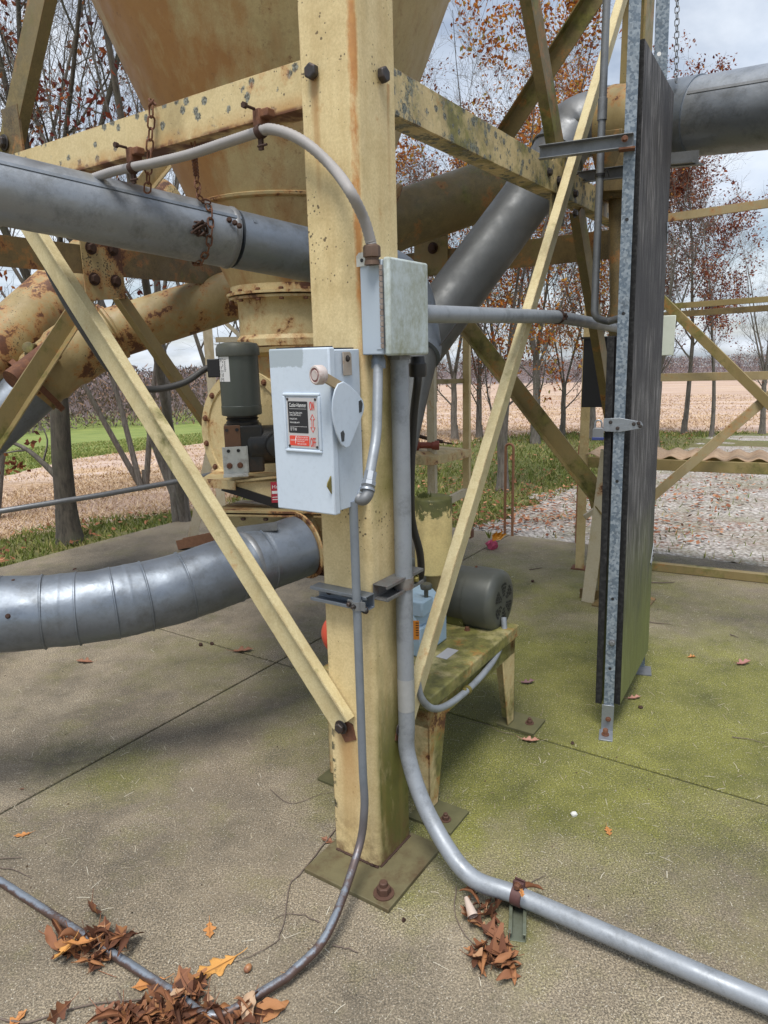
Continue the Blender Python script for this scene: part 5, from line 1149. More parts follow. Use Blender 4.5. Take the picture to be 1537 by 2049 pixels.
# motor
mc = D(962, 1196, 2.84); mc_h = mc.z
bmot = thing('blower_motor', 'round grey fan cooled electric motor with perforated end cover on the mossy skid', 'electric motor', V((mc.x, mc.y, zt1)))
mx_ = -ta                      # fan end faces right
RM = .127
part('motor_body', MB().lathe([(.05, -.46), (.09, -.445), (.116, -.43), (.119, -.11), (.119, .0)], mc, mx_, 56), MOTOR, bmot)
part('fan_cover', MB().lathe([(.12, -.03), (RM, -.026), (RM, .07), (RM - .006, .085), (RM - .022, .096), (.086, .1), (.02, .101)], mc, mx_, 56), MOTOR, bmot)
gr = MB(); ux = UZ.cross(mx_).normalized()
for k in range(6):          # six sectors of small triangular holes
    qc = R_(60 * k + 30)
    for i in range(4):
        r = .03 + i * .0145; n_ = i + 2
        for j in range(n_):
            q = qc + R_(40) * ((j + .5) / n_ - .5)
            c = mc + mx_ * .1012 + (ux * math.cos(q) + UZ * math.sin(q)) * r
            rad_ = (ux * math.cos(q) + UZ * math.sin(q)); tg = mx_.cross(rad_); f_ = 1 if (i + j) % 2 else -1
            P = [c + rad_ * .0062 * f_, c - rad_ * .005 * f_ + tg * .006, c - rad_ * .005 * f_ - tg * .006]; gr.add(P + [p + mx_ * .0003 for p in P], [(0, 1, 2), (3, 4, 5), (0, 1, 4, 3), (1, 2, 5, 4), (2, 0, 3, 5)])
part('fan_grille_holes', gr, BLACK, bmot, smooth=0)
mf = MB().box(V((mc.x, mc.y, (mc_h - .09 + zt1 + .006) / 2 + .0)) - mx_ * .17, tb * .075, ta * .11, UZ * ((mc_h - .09 - zt1) / 2 - .003))
part('mount_block', MB().box(V((mc.x, mc.y, zt1 + .024)) - mx_ * .16, tb * .1, ta * .13, UZ * .023), CREAM_CAN, bmot, bevel=.004)
part('motor_feet', MB().box(V((mc.x, mc.y, zt1 + .053)) - mx_ * .16, tb * .095, ta * .11, UZ * .0055).box(V((mc.x, mc.y, (zt1 + .056 + mc_h - .08) / 2)) - mx_ * .16, tb * .06, ta * .09, UZ * max(.01, (mc_h - .08 - zt1 - .056) / 2)), BLACK, bmot, bevel=.003)
part('screw', MB().hexbolt(mc - mx_ * .02 + UZ * RM * .99, UZ, .005, .006).hexbolt(V((mc.x, mc.y, zt1)) - mx_ * .0 - tb * .12, UZ, .009, .014), RUST, bmot)
# blue blower
bc0 = D(845, 1235, 2.6); blb = thing('blue_blower', 'pale blue blower housing half hidden behind the thick conduit', 'blower', V((bc0.x, bc0.y, zt1)))
hb_ = bc0.z - zt1
part('housing', MB().lathe([(.085, -.11), (.095, -.1), (.1, 0), (.095, .1), (.085, .11)], bc0 + ta * .06, tb, 32).box(bc0 + ta * .04 - UZ * (hb_ / 2), ta * .09, tb * .1, UZ * (hb_ / 2 - .001)).box(bc0 + UZ * .07 - tb * .06, ta * .06, tb * .04, UZ * .03), BLUE, blb, bevel=.008)
part('breather_plug', MB().lathe([(.008, 0), (.008, .03), (.02, .032), (.022, .045), (.018, .052)], D(853, 1195, 2.52), UZ, 16), MOTOR, blb)
wl = D(832, 1258, 2.44); nvw = (cC - wl); nvw.z = 0; nvw.normalize(); wx = UZ.cross(nvw).normalized()
part('warning_label', MB().prism([(-.03, -.04), (.012, -.04), (.012, .03), (-.03, .03)], wl, wx, UZ, nvw * .002), ORANGE, blb)
wt = MB()
for k in range(6): wt.prism([(-.0, 0), (.010, 0), (.010, .0035), (-.0, .0035)], wl + UZ * (.02 - k * .009), wx, UZ, nvw * .0025)
part('label_lettering', wt, RUST_DK, blb)
rg = D(688, 1268, 2.5); solo('red_cover', MB().lathe([(.03, -.05), (.062, -.048), (.078, -.03), (.08, .0), (.075, .03), (.03, .05)], rg, (ta * .6 + tb * .4), 32), RED, 'glossy red round cover peeping out left of the post', 'guard')
# silencer can
cc = D(868, 1143, 2.75); cct = D(868, 1000, 2.64).z
can = thing('silencer_can', 'cream silencer drum with peeling mossy top above the blower', 'silencer', V((cc.x, cc.y, cct)))
rc = .073
part('drum', MB().lathe([(rc - .004, cc.z), (rc, cc.z + .004), (rc, cct - .006), (rc - .004, cct), (rc - .008, cct + .003), (.02, cct + .003)], V((cc.x, cc.y, 0)), UZ, 48), CREAM_CAN, can)
mo = MB(); rm_ = random.Random(8)
for i in range(90):
    q, r = rm_.uniform(0, 6.28), rm_.uniform(0, .03) ; p = V((cc.x - .035 + math.cos(q) * r, cc.y + math.sin(q) * r, cct + .002)); tip = p + V((rm_.uniform(-.006, .006), rm_.uniform(-.006, .006), rm_.uniform(.008, .025)))
    mo.add([p + V((.002, 0, 0)), p - V((.002, 0, 0)), tip], [(0, 1, 2)])
part('moss_tuft', mo, plain('moss', (.03, .04, .008), (.09, .1, .02), .9), can)
part('outlet_pipe', MB().lathe([(.03, zt1), (.03, cc.z + .01)], V((cc.x, cc.y, 0)), UZ, 24), CREAM_OLD, can)
# conduit of the motor along the skid
mcn = thing('motor_conduit', 'grey flexible conduit looping along the skid edge to the motor', 'conduit', G(930, 1400))
mpts = [D(1008, 1235, 2.78), D(1008, 1275, 2.76), D(985, 1325, 2.62), D(945, 1372, 2.46), D(900, 1408, 2.32), D(868, 1418, 2.22), D(845, 1400, 2.16), D(836, 1370, 2.14), D(832, 1330, 2.14)]
part('hose', MB().tube(spline(mpts, 8), .0115, 14), CONDUIT, mcn)
part('clip', MB().lathe([(.012, -.008), (.0155, -.008), (.0155, .008), (.012, .008)], D(935, 1381, 2.43), (mpts[3] - mpts[4]), 16, False).hexbolt(D(930, 1385, 2.41), UZ, .007, .014), BRASS, mcn)

# ---------------------------------------------------------------- stands and walkways behind
def member(mb, p0, p1, w_, t, xd): return mb.bar(p0, p1, [(-w_ / 2, -t / 2), (w_ / 2, -t / 2), (w_ / 2, t / 2), (-w_ / 2, t / 2)], xd)
def vpost(name, px, py, d, ztop_, w_, m, par, t=None, lean=None):
    p = D(px, py, d); 
    q = V((p.x, p.y, ztop_)) if lean is None else lean
    return part(name, member(MB(), p, q, w_, t or w_, V((1, 0, 0))), m, par, bevel=.0015)
ra = V((.9, -.43, 0)).normalized(); rb = V((.43, .9, 0)).normalized()
# shelf stand behind the post
ss = thing('shelf_stand', 'cream steel stand with rusty shelf in the middle distance behind the post', 'stand', D(935, 1110, 4.9))
dS = 4.5
for x0, y0, x1, y1, w_, m in ((866, 1010, 861, 690, .05, CREAM_PALE), (934, 1075, 935, 655, .045, CREAM)):
    a, b = D(x0, y0, dS if x0 < 900 else 5.0), D(x1, y1, (dS - .2) if x0 < 900 else 4.75); b = V((a.x, a.y, b.z)); part('leg', member(MB(), a, b, w_, w_, ra), m, ss, bevel=.002)
part('toe', MB().box(D(938, 1067, 5.15), ra * .03, rb * .03, UZ * .03), RUST, ss)
part('rail', member(MB(), D(862, 764, 4.4), D(940, 762, 4.85), .03, .03, UZ), CREAM_OLD, ss)
part('rail', member(MB(), D(905, 656, 4.8), D(940, 655, 4.8), .03, .03, UZ), CREAM_OLD, ss)
shA, shB, shC, shE = D(770, 908, 4.0), D(866, 914, 4.35), D(944, 898, 4.85), D(830, 888, 5.0)
sh = MB().add([shA, shB, shC, shE] + [p - UZ * .055 for p in (shA, shB, shC, shE)], [(0, 1, 2, 3), (7, 6, 5, 4), (0, 1, 5, 4), (1, 2, 6, 5), (2, 3, 7, 6), (3, 0, 4, 7)])
part('shelf', sh, cream('rusty shelf paint', .6, .5, .2, 0, .6), ss, bevel=.002)
part('brace', member(MB(), D(900, 1000, 4.6), D(960, 970, 5.2), .05, .03, UZ), CREAM_PALE, ss)
tl_ = thing('rusty_tool', 'dark red rusty hand tool lying on the shelf of the stand', 'tool', D(838, 893, 4.5))
part('head', MB().lathe([(.02, 0), (.035, .01), (.035, .06), (.02, .07), (.02, .14), (.03, .15), (.03, .19)], D(818, 891, 4.4), cR, 16), plain('red rust', (.16, .03, .02), (.3, .08, .05), .6), tl_)
part('handle', MB().tube([D(822, 868, 4.45), D(850, 876, 4.5), D(885, 884, 4.6)], .012, 8).tube([D(880, 884, 4.6), D(905, 888, 4.65)], .005, 6), RUST_DK, tl_)
# stacked coil / louvre
lv = thing('coiled_hose_stack', 'stack of tan ribbed hose coils hung on the stand', 'hose stack', D(868, 800, 4.7))
cl_ = MB(); lc_ = D(850, 755, 4.65)
for k in range(24): cl_.lathe([(.06, -.008), (.082, -.006), (.086, 0), (.082, .006), (.06, .008)], V((lc_.x, lc_.y, lc_.z + .16 - k * .0135)) , V((.06, -.1, 1)), 20)
part('coils', cl_, plain('tan coil', (.2, .13, .06), (.42, .27, .13), .6, 0, 30), lv)
# rusty hoops at the slab edge
for x0, x1, yt, yb, lab in ((1010, 1025, 889, 1072, 'tall rusty hoop rail standing at the slab edge'), (1153, 1165, 890, 1086, 'rusty hoop rail half hidden behind the stand post')):
    A, B_ = G(x0, yb - 2), G(x1, yb); A = A + (B_ - A) * .0; ht = CH + ray((x0 + x1) / 2, yt).z * (B_.y / ray(x1, yt).y); r_ = (B_ - A).length / 2
    mid = (A + B_) / 2; dr = (B_ - A).normalized(); pts = [A] + [V((mid.x, mid.y, ht - r_)) + dr * (-r_ * math.cos(R_(t))) + UZ * (r_ * math.sin(R_(t))) for t in range(0, 181, 15)] + [B_]
    pts[0].z = -.05; pts[-1].z = -.05
    solo('hoop_rail', MB().tube(pts, .011, 12), RUST_OR, lab, 'hoop', loc=mid)
# walkway at the right
wk = thing('walkway', 'tan steel walkway with corrugated rusty grating and guard rails at right', 'walkway', G(1160, 1135))
def wp(px, py, d): return D(px, py, d)
dW = 4.35
part('leg', MB().bar(G(1161, 1137), V((G(1161, 1137).x, G(1161, 1137).y, CH + .35)), [(-.03, -.03), (.03, -.03), (.03, -.024), (-.024, -.024), (-.024, .03), (-.03, .03)], ra), cream('rust footed stand paint', .45, .4, 0, 0, .5), wk)
part('leg', member(MB(), G(1176, 1205) + ta * -.0, D(1216, 900, 3.95), .075, .01, ra), CREAM_PALE, wk, bevel=.001)
part('leg', MB().bar(G(1238, 1090) + V((0, .3, 0)), G(1238, 1090) + V((0, .3, CH + .6)), angle_prof(.08, .08, .008), ra), CREAM_OLD, wk)
part('foot_plate', MB().box(G(1162, 1137) + UZ * .004, ra * .06, rb * .05, UZ * .0035), RUST, wk)
part('foot_angle', MB().box(G(1200, 1200) + UZ * .03, ra * .12, rb * .008, UZ * .03), CREAM_SHADE_GRIME, wk)
part('brace', member(MB(), D(1170, 1035, 4.4), D(1212, 1005, 4.4), .03, .02, UZ), CREAM_PALE, wk)
part('brace', member(MB(), D(1180, 985, 4.6), D(1200, 1075, 4.7), .025, .02, ra), CREAM_OLD, wk)
# grating: wavy sheet
dK0, dK1 = 4.55, 4.3
kA, kB = D(1172, 910, 4.7), D(1620, 924, 4.1); ku = (kB - kA); kl = ku.length; ku.normalize(); kz = kA.z
kv = V((-ku.y, ku.x, 0)).normalized(); wdt = .42
gm_ = MB(); nx, ny = 150, 10
for i in range(nx + 1):
    for j in range(ny + 1):
        p = kA + ku * (kl * i / nx) + kv * (wdt * j / ny); q = 2 * math.pi * (i / nx * kl / .125)
        gm_.v.append(p + UZ * (.011 * math.sin(q)))
for i in range(nx):
    for j in range(ny): a = i * (ny + 1) + j; gm_.f.append([a, a + 1, a + ny + 2, a + ny + 1])
gro = part('grating', gm_, GRATE, wk, smooth=80)
so = gro.modifiers.new('thick', 'SOLIDIFY'); so.thickness = .005
part('edge_beam', member(MB(), kA - UZ * .048 + ku * .02, kB - UZ * .05, .07, .03, UZ), CREAM_OLD, wk, bevel=.002)
part('edge_beam', member(MB(), kA - UZ * .048 + kv * wdt, kB - UZ * .05 + kv * wdt, .07, .03, UZ), CREAM_OLD, wk)
for (a, b, w_, m) in (((1236, 757, 4.72), (1600, 750, 4.1), .05, CREAM_RAIL), ((1240, 450, 4.72), (1600, 398, 4.1), .05, CREAM_RAIL), ((1236, 621, 4.63), (1600, 594, 4.1), .035, CREAM_OLD), ((1236, 637, 5.0), (1600, 612, 4.5), .04, CREAM_SHADE_GRIME)):
    part('rail', member(MB(), wp(*a), wp(*b), w_, .02, UZ), m, wk, bevel=.001)
for (a, b, m) in (((1250, 526, 4.5), (1600, 868, 4.0), CREAM_OLD), ((1248, 1044, 4.45), (1600, 740, 4.05), CREAM_RAIL)):
    part('brace', member(MB(), wp(*a), wp(*b), .055, .02, UZ), m, wk, bevel=.001)
lb0, lb1 = G(1240, 1125, .03), G(1600, 1164, .03)
part('kick_beam', member(MB(), lb0, lb1, .055, .05, UZ), CREAM_OLD, wk, bevel=.002)
# pale stand at left background with rusty channel foot
ps = thing('pale_stand', 'pale cream ladder stand on a rusty channel foot behind the gearmotor', 'stand', G(400, 1090))
la = G(439, 1078); part('leg', MB().bar(V((la.x, la.y, .02)), V((la.x, la.y, CH + .28)), angle_prof(.075, .06, .006), V((1, .2, 0))), CREAM_PALE, ps)
l2 = G(384, 1092); part('leg', member(MB(), V((l2.x, l2.y, .03)), D(438, 820, 5.45), .075, .008, V((1, 0, 0))), CREAM_PALE, ps)
part('channel_foot', MB().bar(D(362, 1090, 5.7), D(452, 1072, 5.5), [(-.03, -.045), (.045, -.045), (.045, -.038), (-.022, -.038), (-.022, .038), (.045, .038), (.045, .045), (-.03, .045)], UZ), RUST_OR, ps)
for a, b in (((432, 680, 5.4), (560, 678, 5.6)), ((432, 776, 5.4), (560, 776, 5.6))): part('rung', member(MB(), D(*a), D(*b), .04, .03, UZ), CREAM_PALE, ps)
part('brace', member(MB(), D(445, 640, 5.4), D(500, 690, 5.5), .03, .02, UZ), CREAM_PALE, ps)
part('foot_beam', member(MB(), G(455, 1040, .04), G(560, 1045, .04), .05, .05, UZ), CREAM_RAIL, ps)
# pink and orange toy on the slab
ty = G(985, 1098); toy = thing('broken_toy', 'small broken pink and orange plastic flower lying at the slab joint', 'plastic flower', ty)
cm = MB().lathe([(.0, 0), (.026, .003), (.042, .02), (.036, .045), (.03, .066), (.0, .05)], ty + V((-.012, 0, .002)), V((.35, -.25, 1)), 11); rt = random.Random(2); cm.v = [p + V([rt.uniform(-.013, .013) for _ in range(3)]) for p in cm.v]
part('bloom', cm, PINK, toy, smooth=20)
lf = MB()
for q, l_ in ((.2, .13), (.65, .12), (1.1, .09)):
    d = V((math.cos(q) * .9, .1, math.sin(q) * .5 + .35)).normalized(); n = d.cross(V((0, 1, 0))).normalized(); s_ = V((0, 1, 0))
    b_ = ty + V((0, 0, .06)); lf.add([b_, b_ + d * l_ * .5 + n * .022, b_ + d * l_, b_ + d * l_ * .5 - n * .022, b_ + d * l_ * .5 + s_ * .02], [(0, 1, 4), (1, 2, 4), (2, 3, 4), (3, 0, 4)])
part('petal', lf, YORG, toy, smooth=0)
gl = MB()
for q in (1.3, 1.75, 2.1): d = V((math.cos(q), .1, math.sin(q))); b_ = ty + V((-.02, .02, .08)); gl.add([b_ + V((.008, 0, 0)), b_ - V((.008, 0, 0)), b_ + d * .08, b_ + V((0, .01, .02))], [(0, 1, 2), (0, 3, 2)])
part('leaf', gl, GRASSM, toy, smooth=0)

# ---------------------------------------------------------------- leaves, twigs and small things on the slab
OAK = [(0, 0), (.03, .012), (.10, .016), (.17, .09), (.27, .17), (.22, .06), (.34, .10), (.46, .30), (.50, .22), (.55, .27), (.53, .10), (.64, .10), (.78, .24), (.77, .14), (.85, .13), (.86, .05), (.93, .05), (1.0, .0)]
def oak_mb(L, curl=.25, seed=1, fold=.2, n_twist=0.0):
    rn = random.Random(seed); mb = MB(); top = [(x, y * rn.uniform(.85, 1.15) + 0) for x, y in OAK]; bot = [(x, -y * rn.uniform(.8, 1.15)) for x, y in OAK]
    def bend(x, y):
        z = curl * (x - .45) ** 2 * 1.2 + fold * abs(y) * 1.3 + .03 * math.sin(9 * x + seed) * (abs(y) * 3) - .02 + n_twist * x * y * 3
        return V((x * L, y * L, z * L))
    for side in (top, bot):
        o = len(mb.v)
        for x, y in side:
            mb.v += [bend(x, 0), bend(x, y * .5), bend(x, y)]
        for i in range(len(side) - 1):
            for k in range(2): a = o + i * 3 + k; mb.f.append([a, a + 3, a + 4, a + 1])
    st_ = [bend(-.22, 0) + V((0, 0, .01 * L)), bend(-.1, 0.01), bend(0, 0), bend(.5, 0) + V((0, 0, .004)), bend(.95, 0)]
    mb.tube(st_, [.012 * L, .012 * L, .012 * L, .009 * L, .004 * L], 5)
    lowz = min(p.z for p in mb.v); mb.v = [p - V((0, 0, lowz - .001)) for p in mb.v]
    return mb
def place_leaf(px, py, L, rz, m, label, seed, curl=.25, fold=.2, tw=0.0, z=0.0, name='oak_leaf'):
    p = G(px, py, z); mb = oak_mb(L, curl, seed, fold, tw); c_, s_ = math.cos(R_(rz)), math.sin(R_(rz))
    cx_ = L * .5
    mb.v = [p + V(((q.x - cx_) * c_ - q.y * s_, (q.x - cx_) * s_ + q.y * c_, q.z)) for q in mb.v]
    o = solo(name, mb, m, label, 'leaf', 'fallen leaves lying singly on the slab', loc=p, smooth=50)
    ss_ = o.modifiers.new('smooth', 'SUBSURF'); ss_.levels = ss_.render_levels = 1
    sol = o.modifiers.new('thick', 'SOLIDIFY'); sol.thickness = .0006
    return o
LV = [(46, 1672, .055, 200, OAK_O, 'orange lobed oak leaf alone at the left edge of the slab', 11, .3, .25),
 (420, 1862, .065, -75, OAK_O, 'orange lobed oak leaf with stalk pointing up, above the large amber leaf', 12, .2, .15),
 (432, 1938, .125, 215, OAK_T, 'large amber oak leaf with torn holes resting on the leaf heap', 13, .15, .1),
 (657, 1684, .055, 150, OAK_B, 'brown leaf at the left corner of the base plate', 14, .2, .3),
 (590, 1945, .05, 20, OAK_O, 'small orange leaf tucked behind the curve of the thin conduit', 15, .5, .4),
 (1217, 1664, .05, -95, OAK_O, 'small upright orange oak leaf alone on the right of the slab', 16, .2, .3),
 (1060, 1484, .075, -15, OAK_P, 'pale pinkish curled leaf on the mossy slab joint', 17, .5, .6),
 (1055, 1368, .075, 5, plain('mauve leaf', (.14, .07, .08), (.24, .13, .13)), 'mauve curled leaf on the moss beside the skid leg', 18, .6, .6),
 (1268, 1398, .07, 10, OAK_P, 'pale tan leaf just under the foot of the tall board', 19, .3, .5),
 (1487, 1330, .085, 15, plain('dull pink leaf', (.28, .12, .1), (.4, .2, .17)), 'dull pink curled leaf near the right edge of the slab', 20, .6, .7),
 (1384, 1316, .045, 0, RED if False else OAK_O, 'thin red brown leaf lying edge on right of the board', 21, .2, .9),
 (485, 1304, .12, 8, OAK_B, 'brown pointed oak leaf below the lower duct', 22, .3, .4),
 (170, 1326, .10, 170, OAK_B, 'dark brown leaf on the slab at far left under the duct', 23, .3, .5),
 (300, 1972, .085, 200, OAK_O, 'orange brown leaf half under the thin conduit bend', 24, .3, .3),
 (32, 2046, .06, 60, OAK_O, 'orange leaf tip poking up at the bottom left corner of the slab', 25, .4, .4),
 (665, 1550, .05, 0, OAK_B, 'rust brown leaf edge behind the left side of the post', 26, .3, .5),
 (44, 1580, .02, 0, OAK_B, 'tiny brown leaf scrap in the long slab joint', 27, .3, .5),
 (1275, 1290, .03, 40, OAK_P, 'tiny pale leaf scrap beside the far edge of the tall board', 28, .3, .5)]
for q in LV: place_leaf(*q)
# heaps of dead leaves
def pile(name, label, spots, n, seed, Lr=(.05, .095), hgt=.026):
    rn = random.Random(seed); mb = MB()
    for i in range(n):
        px, py, sx_, sy_ = rn.choice(spots); p = G(rn.gauss(px, sx_), rn.gauss(py, sy_)); L = rn.uniform(*Lr)
        rot = Matrix.Rotation(rn.uniform(0, 6.28), 3, 'Z') @ Matrix.Rotation(rn.gauss(0, .22), 3, 'Y') @ Matrix.Rotation(rn.gauss(0, .35), 3, 'X')
        pz = rn.random() ** 1.4 * hgt + .003
        if i % 2 == 0:
            lm_ = oak_mb(L, rn.uniform(.2, .9), seed * 100 + i, rn.uniform(.2, 1.1), rn.uniform(-.5, .5)); vv = [rot @ (q - V((L * .5, 0, L * .08))) for q in lm_.v]; ff = lm_.f
        else:
            W_ = L * rn.uniform(.09, .26); cu_ = rn.uniform(.25, 1.15); rows = 9; vv, ff = [], []; ph = rn.random() * 6; bendx = rn.gauss(0, .35)
            for k in range(rows + 1):
                t = k / rows; ww = W_ * (math.sin(math.pi * min(1, .02 + t * .98)) ** .65) * (1 + .22 * math.sin(t * 21 + ph)); zc2 = L * rn.uniform(.9, 1.1) * .22 * cu_ * math.sin(math.pi * t + ph * .2)
                for sgn in (-1, -.5, 0, .5, 1):
                    an = cu_ * 2.4 * sgn; q = V(((t - .5) * L, ww * math.sin(an) / max(.5, cu_ * 2.0) + bendx * (t - .5) ** 2 * L, zc2 + ww * (1 - math.cos(an)) * .6 + (.004 * math.sin(t * 13 + ph + sgn) if abs(sgn) == 1 else 0)))
                    vv.append(rot @ q)
            for k in range(rows):
                for jj in range(4): a = k * 5 + jj; ff.append([a, a + 5, a + 6, a + 1])
        mb.add([V((p.x + q.x, p.y + q.y, max(p.z + q.z + pz, .0012 + .0008 * (i % 4)))) for q in vv], ff)
    for i in range(n // 6):     # broken stalks
        px, py, sx_, sy_ = rn.choice(spots); p = G(rn.gauss(px, sx_ * 1.3), rn.gauss(py, sy_ * 1.3)); a = rn.uniform(0, 6.28); d = V((math.cos(a), math.sin(a), rn.uniform(-.1, .35))) * rn.uniform(.03, .09); m_ = V((rn.gauss(0, .008), rn.gauss(0, .008), .004))
        mb.tube([p + UZ * .004, p + d * .5 + m_ + UZ * .006, p + d + UZ * .005], .0012, 5)
    o_ = solo(name, mb, PILEM, label, 'leaf pile', kind='stuff', smooth=80); ss_ = o_.modifiers.new('smooth', 'SUBSURF'); ss_.levels = ss_.render_levels = 1; return o_
pile('leaf_pile', 'heap of brown dead leaves caught under the thin conduit on the left', [(165, 1885, 26, 16), (195, 1915, 20, 18), (140, 1905, 16, 10), (230, 1895, 14, 8)], 34, 41, (.05, .1))
pile('leaf_pile', 'heap of brown dead leaves and sticks under the bend of the thin conduit', [(330, 2018, 34, 14), (420, 2040, 40, 10), (385, 1985, 22, 10), (260, 2040, 28, 10), (490, 2030, 26, 8), (330, 2049, 50, 8)], 72, 42, (.05, .1))
pile('leaf_pile', 'clump of dead leaves wedged under the thick conduit by its clamp', [(955, 1830, 16, 12), (985, 1860, 18, 16), (1000, 1905, 14, 20), (1015, 1945, 12, 14), (960, 1930, 10, 10), (1030, 1805, 10, 6)], 38, 43, (.05, .1))
for k, (a, L, z_, m, lab, rz, nm) in enumerate([((130, 1905), .075, .03, OAK_T, 'orange oak leaf on the front of the heap under the thin conduit', 250, 1), ((160, 1890), .085, .045, OAK_O, 'curled rust orange leaf standing in the heap under the thin conduit', 190, 2), ((215, 2035), .085, .02, OAK_B, 'dark brown curled leaf on the left of the conduit bend heap', -30, 3), ((1045, 1790), .03, .10, OAK_O, 'orange leaf scrap standing behind the thick conduit clamp', 80, 4)]):
    place_leaf(a[0], a[1], L, rz, m, lab, 50 + k, .5, .45, .3, z_)
rl = G(940, 1822, .03); solo('rolled_leaf', MB().tube([rl + V((-.006, .03, .014)), rl + V((0, 0, .01)), rl + V((.006, -.02, 0))], [.006, .011, .015], 14, False), plain('pale rolled leaf', (.42, .33, .27), (.55, .45, .38)), 'pale rolled leaf like a tube on the clump under the thick conduit', 'leaf')
# twigs
def twig(pts, r, label, z=.004):
    P = [G(x, y, z) for x, y in pts]; rn = random.Random(len(label)); P = spline(P, 4); P = [p + V((rn.gauss(0, .0012), rn.gauss(0, .0012), abs(rn.gauss(0, .0015)))) for p in P]
    n_ = len(P); solo('twig', MB().tube(P, [r * (1 - .6 * i / n_) for i in range(n_)], 6), TWIG, label, 'twig')
TW = [([(676, 1655), (632, 1710), (600, 1750), (580, 1770), (572, 1830), (560, 1870), (552, 1885), (500, 1915), (470, 1925)], .0022, 'long thin twig bent round the left corner of the base plate'),
 ([(640, 1846), (600, 1830), (560, 1832), (545, 1845)], .0015, 'short curved twig behind the thin conduit on the slab'),
 ([(0, 2040), (60, 2045), (160, 2015), (300, 1998), (340, 1998), (345, 2030)], .0025, 'grey stick lying across the bottom left leaf heap'),
 ([(235, 1985), (255, 2030), (272, 2060)], .002, 'reddish stick leaning out of the bottom left leaf heap'),
 ([(665, 1893), (690, 1897), (716, 1905)], .0022, 'short dark twig alone on the slab right of the thin conduit'),
 ([(0, 1735), (30, 1742), (64, 1757)], .0018, 'dark twig at the left edge beside the thin conduit'),
 ([(0, 1718), (45, 1716)], .0018, 'upper small dark twig at the left edge'),
 ([(540, 1578), (580, 1608), (640, 1590), (665, 1586)], .0014, 'thin curled tendril on the slab left of the post'),
 ([(912, 1775), (912, 1835), (940, 1880), (964, 1900)], .0018, 'bent stem along the left side of the clump under the thick conduit'),
 ([(1045, 1785), (1065, 1765), (1090, 1752)], .0018, 'twig sticking out behind the thick conduit clamp'),
 ([(1030, 1470), (1000, 1464), (960, 1446), (900, 1452)], .0012, 'fine dark stem lying on the moss beside the skid'),
 ([(1300, 1166), (1340, 1166), (1350, 1164)], .004, 'brown twig on the slab just right of the board'),
 ([(1300, 1245), (1345, 1250)], .003, 'second thin twig on the slab right of the board'),
 ([(1465, 1475), (1500, 1480), (1530, 1487)], .002, 'thin twig on the moss at the right edge'),
 ([(1462, 1270), (1478, 1276)], .003, 'short dark twig on the slab at far right'),
 ([(1060, 1140), (1085, 1136)], .004, 'dark twig on the slab behind the blower motor'),
 ([(50, 1520), (120, 1530), (190, 1518)], .0012, 'thin tendril on the slab near the long joint at left')]
for q in TW: twig(*q)
ac_ = G(497, 1943, .0); acn = thing('acorn', 'brown acorn on the slab beside the amber oak leaf', 'acorn', ac_)
part('nut', MB().lathe([(.0, -.009), (.005, -.008), (.0085, -.003), (.0088, .002), (.006, .008), (.001, .011)], ac_ + UZ * .0095, V((.5, .6, .3)), 16), plain('acorn shell', (.28, .12, .05), (.4, .2, .09), .4), acn)
part('cap', MB().lathe([(.002, -.012), (.007, -.009), (.0085, -.004)], ac_ + UZ * .0095, V((.5, .6, .3)), 16), OAK_B, acn)
pbm = MB(); rn = random.Random(4); pb_ = G(1148, 1632)
pbm.lathe([(.002, 0), (.009, .001), (.011, .006), (.009, .011), (.002, .013)], pb_, V((.1, .1, 1)), 9); pbm.v = [p + V([rn.uniform(-.0016, .0016) for _ in range(3)]) for p in pbm.v]
solo('pebble', pbm, STONE, 'white angular pebble on the mossy slab', 'pebble', smooth=20)
for px, py, r_, lab in ((1146, 1489, .008, 'dark seed husk in the right slab joint'), (402, 1292, .012, 'left one of two dark seed husks below the lower duct'), (424, 1290, .012, 'right one of two dark seed husks below the lower duct'), (808, 1843, .007, 'small dark crumb of bark in front of the base plate'), (1066, 1165, .012, 'dark husk on the slab behind the motor'), (1282, 1417, .01, 'dark crumpled scrap below the board')):
    p = G(px, py); hm = MB().lathe([(.001, 0), (r_ * .8, .001), (r_, r_ * .6), (r_ * .6, r_ * 1.1), (.001, r_ * 1.2)], p, UZ, 7); hm.v = [q + V([rn.uniform(-.25, .25) * r_ for _ in range(3)]) for q in hm.v]
    solo('seed_husk', hm, RUST_DK, lab, 'seed husk', 'dark husks on the slab')

rn = random.Random(61); fm, km = MB(), MB()
for i in range(4200):
    u, v = rn.uniform(-2.6, 3.4), rn.uniform(-1.3, 3.6); p = T(u, v, .0012)
    if p.y < 1.0 or abs(p.x) > p.y * .75 + .2: continue
    a = rn.uniform(0, 6.28); L = rn.uniform(.006, .022); d = V((math.cos(a), math.sin(a), 0)) * L; n_ = V((-d.y, d.x, 0)).normalized() * rn.uniform(.0005, .0011); b_ = n_ * rn.uniform(-2, 2)
    if rn.random() < .62: fm.add([p - d + n_, p - d - n_, p + b_ - n_ + UZ * .001, p + b_ + n_ + UZ * .001, p + d - n_, p + d + n_], [(0, 1, 2, 3), (3, 2, 4, 5)])
    elif rn.random() < .5:
        r_ = rn.uniform(.0012, .004); km.add([p + V((r_, 0, 0)), p + V((0, r_ * rn.uniform(.5, 1.4), 0)), p - V((r_, 0, 0)), p - V((0, r_, 0)), p + UZ * r_ * 1.2], [(0, 1, 4), (1, 2, 4), (2, 3, 4), (3, 0, 4)])
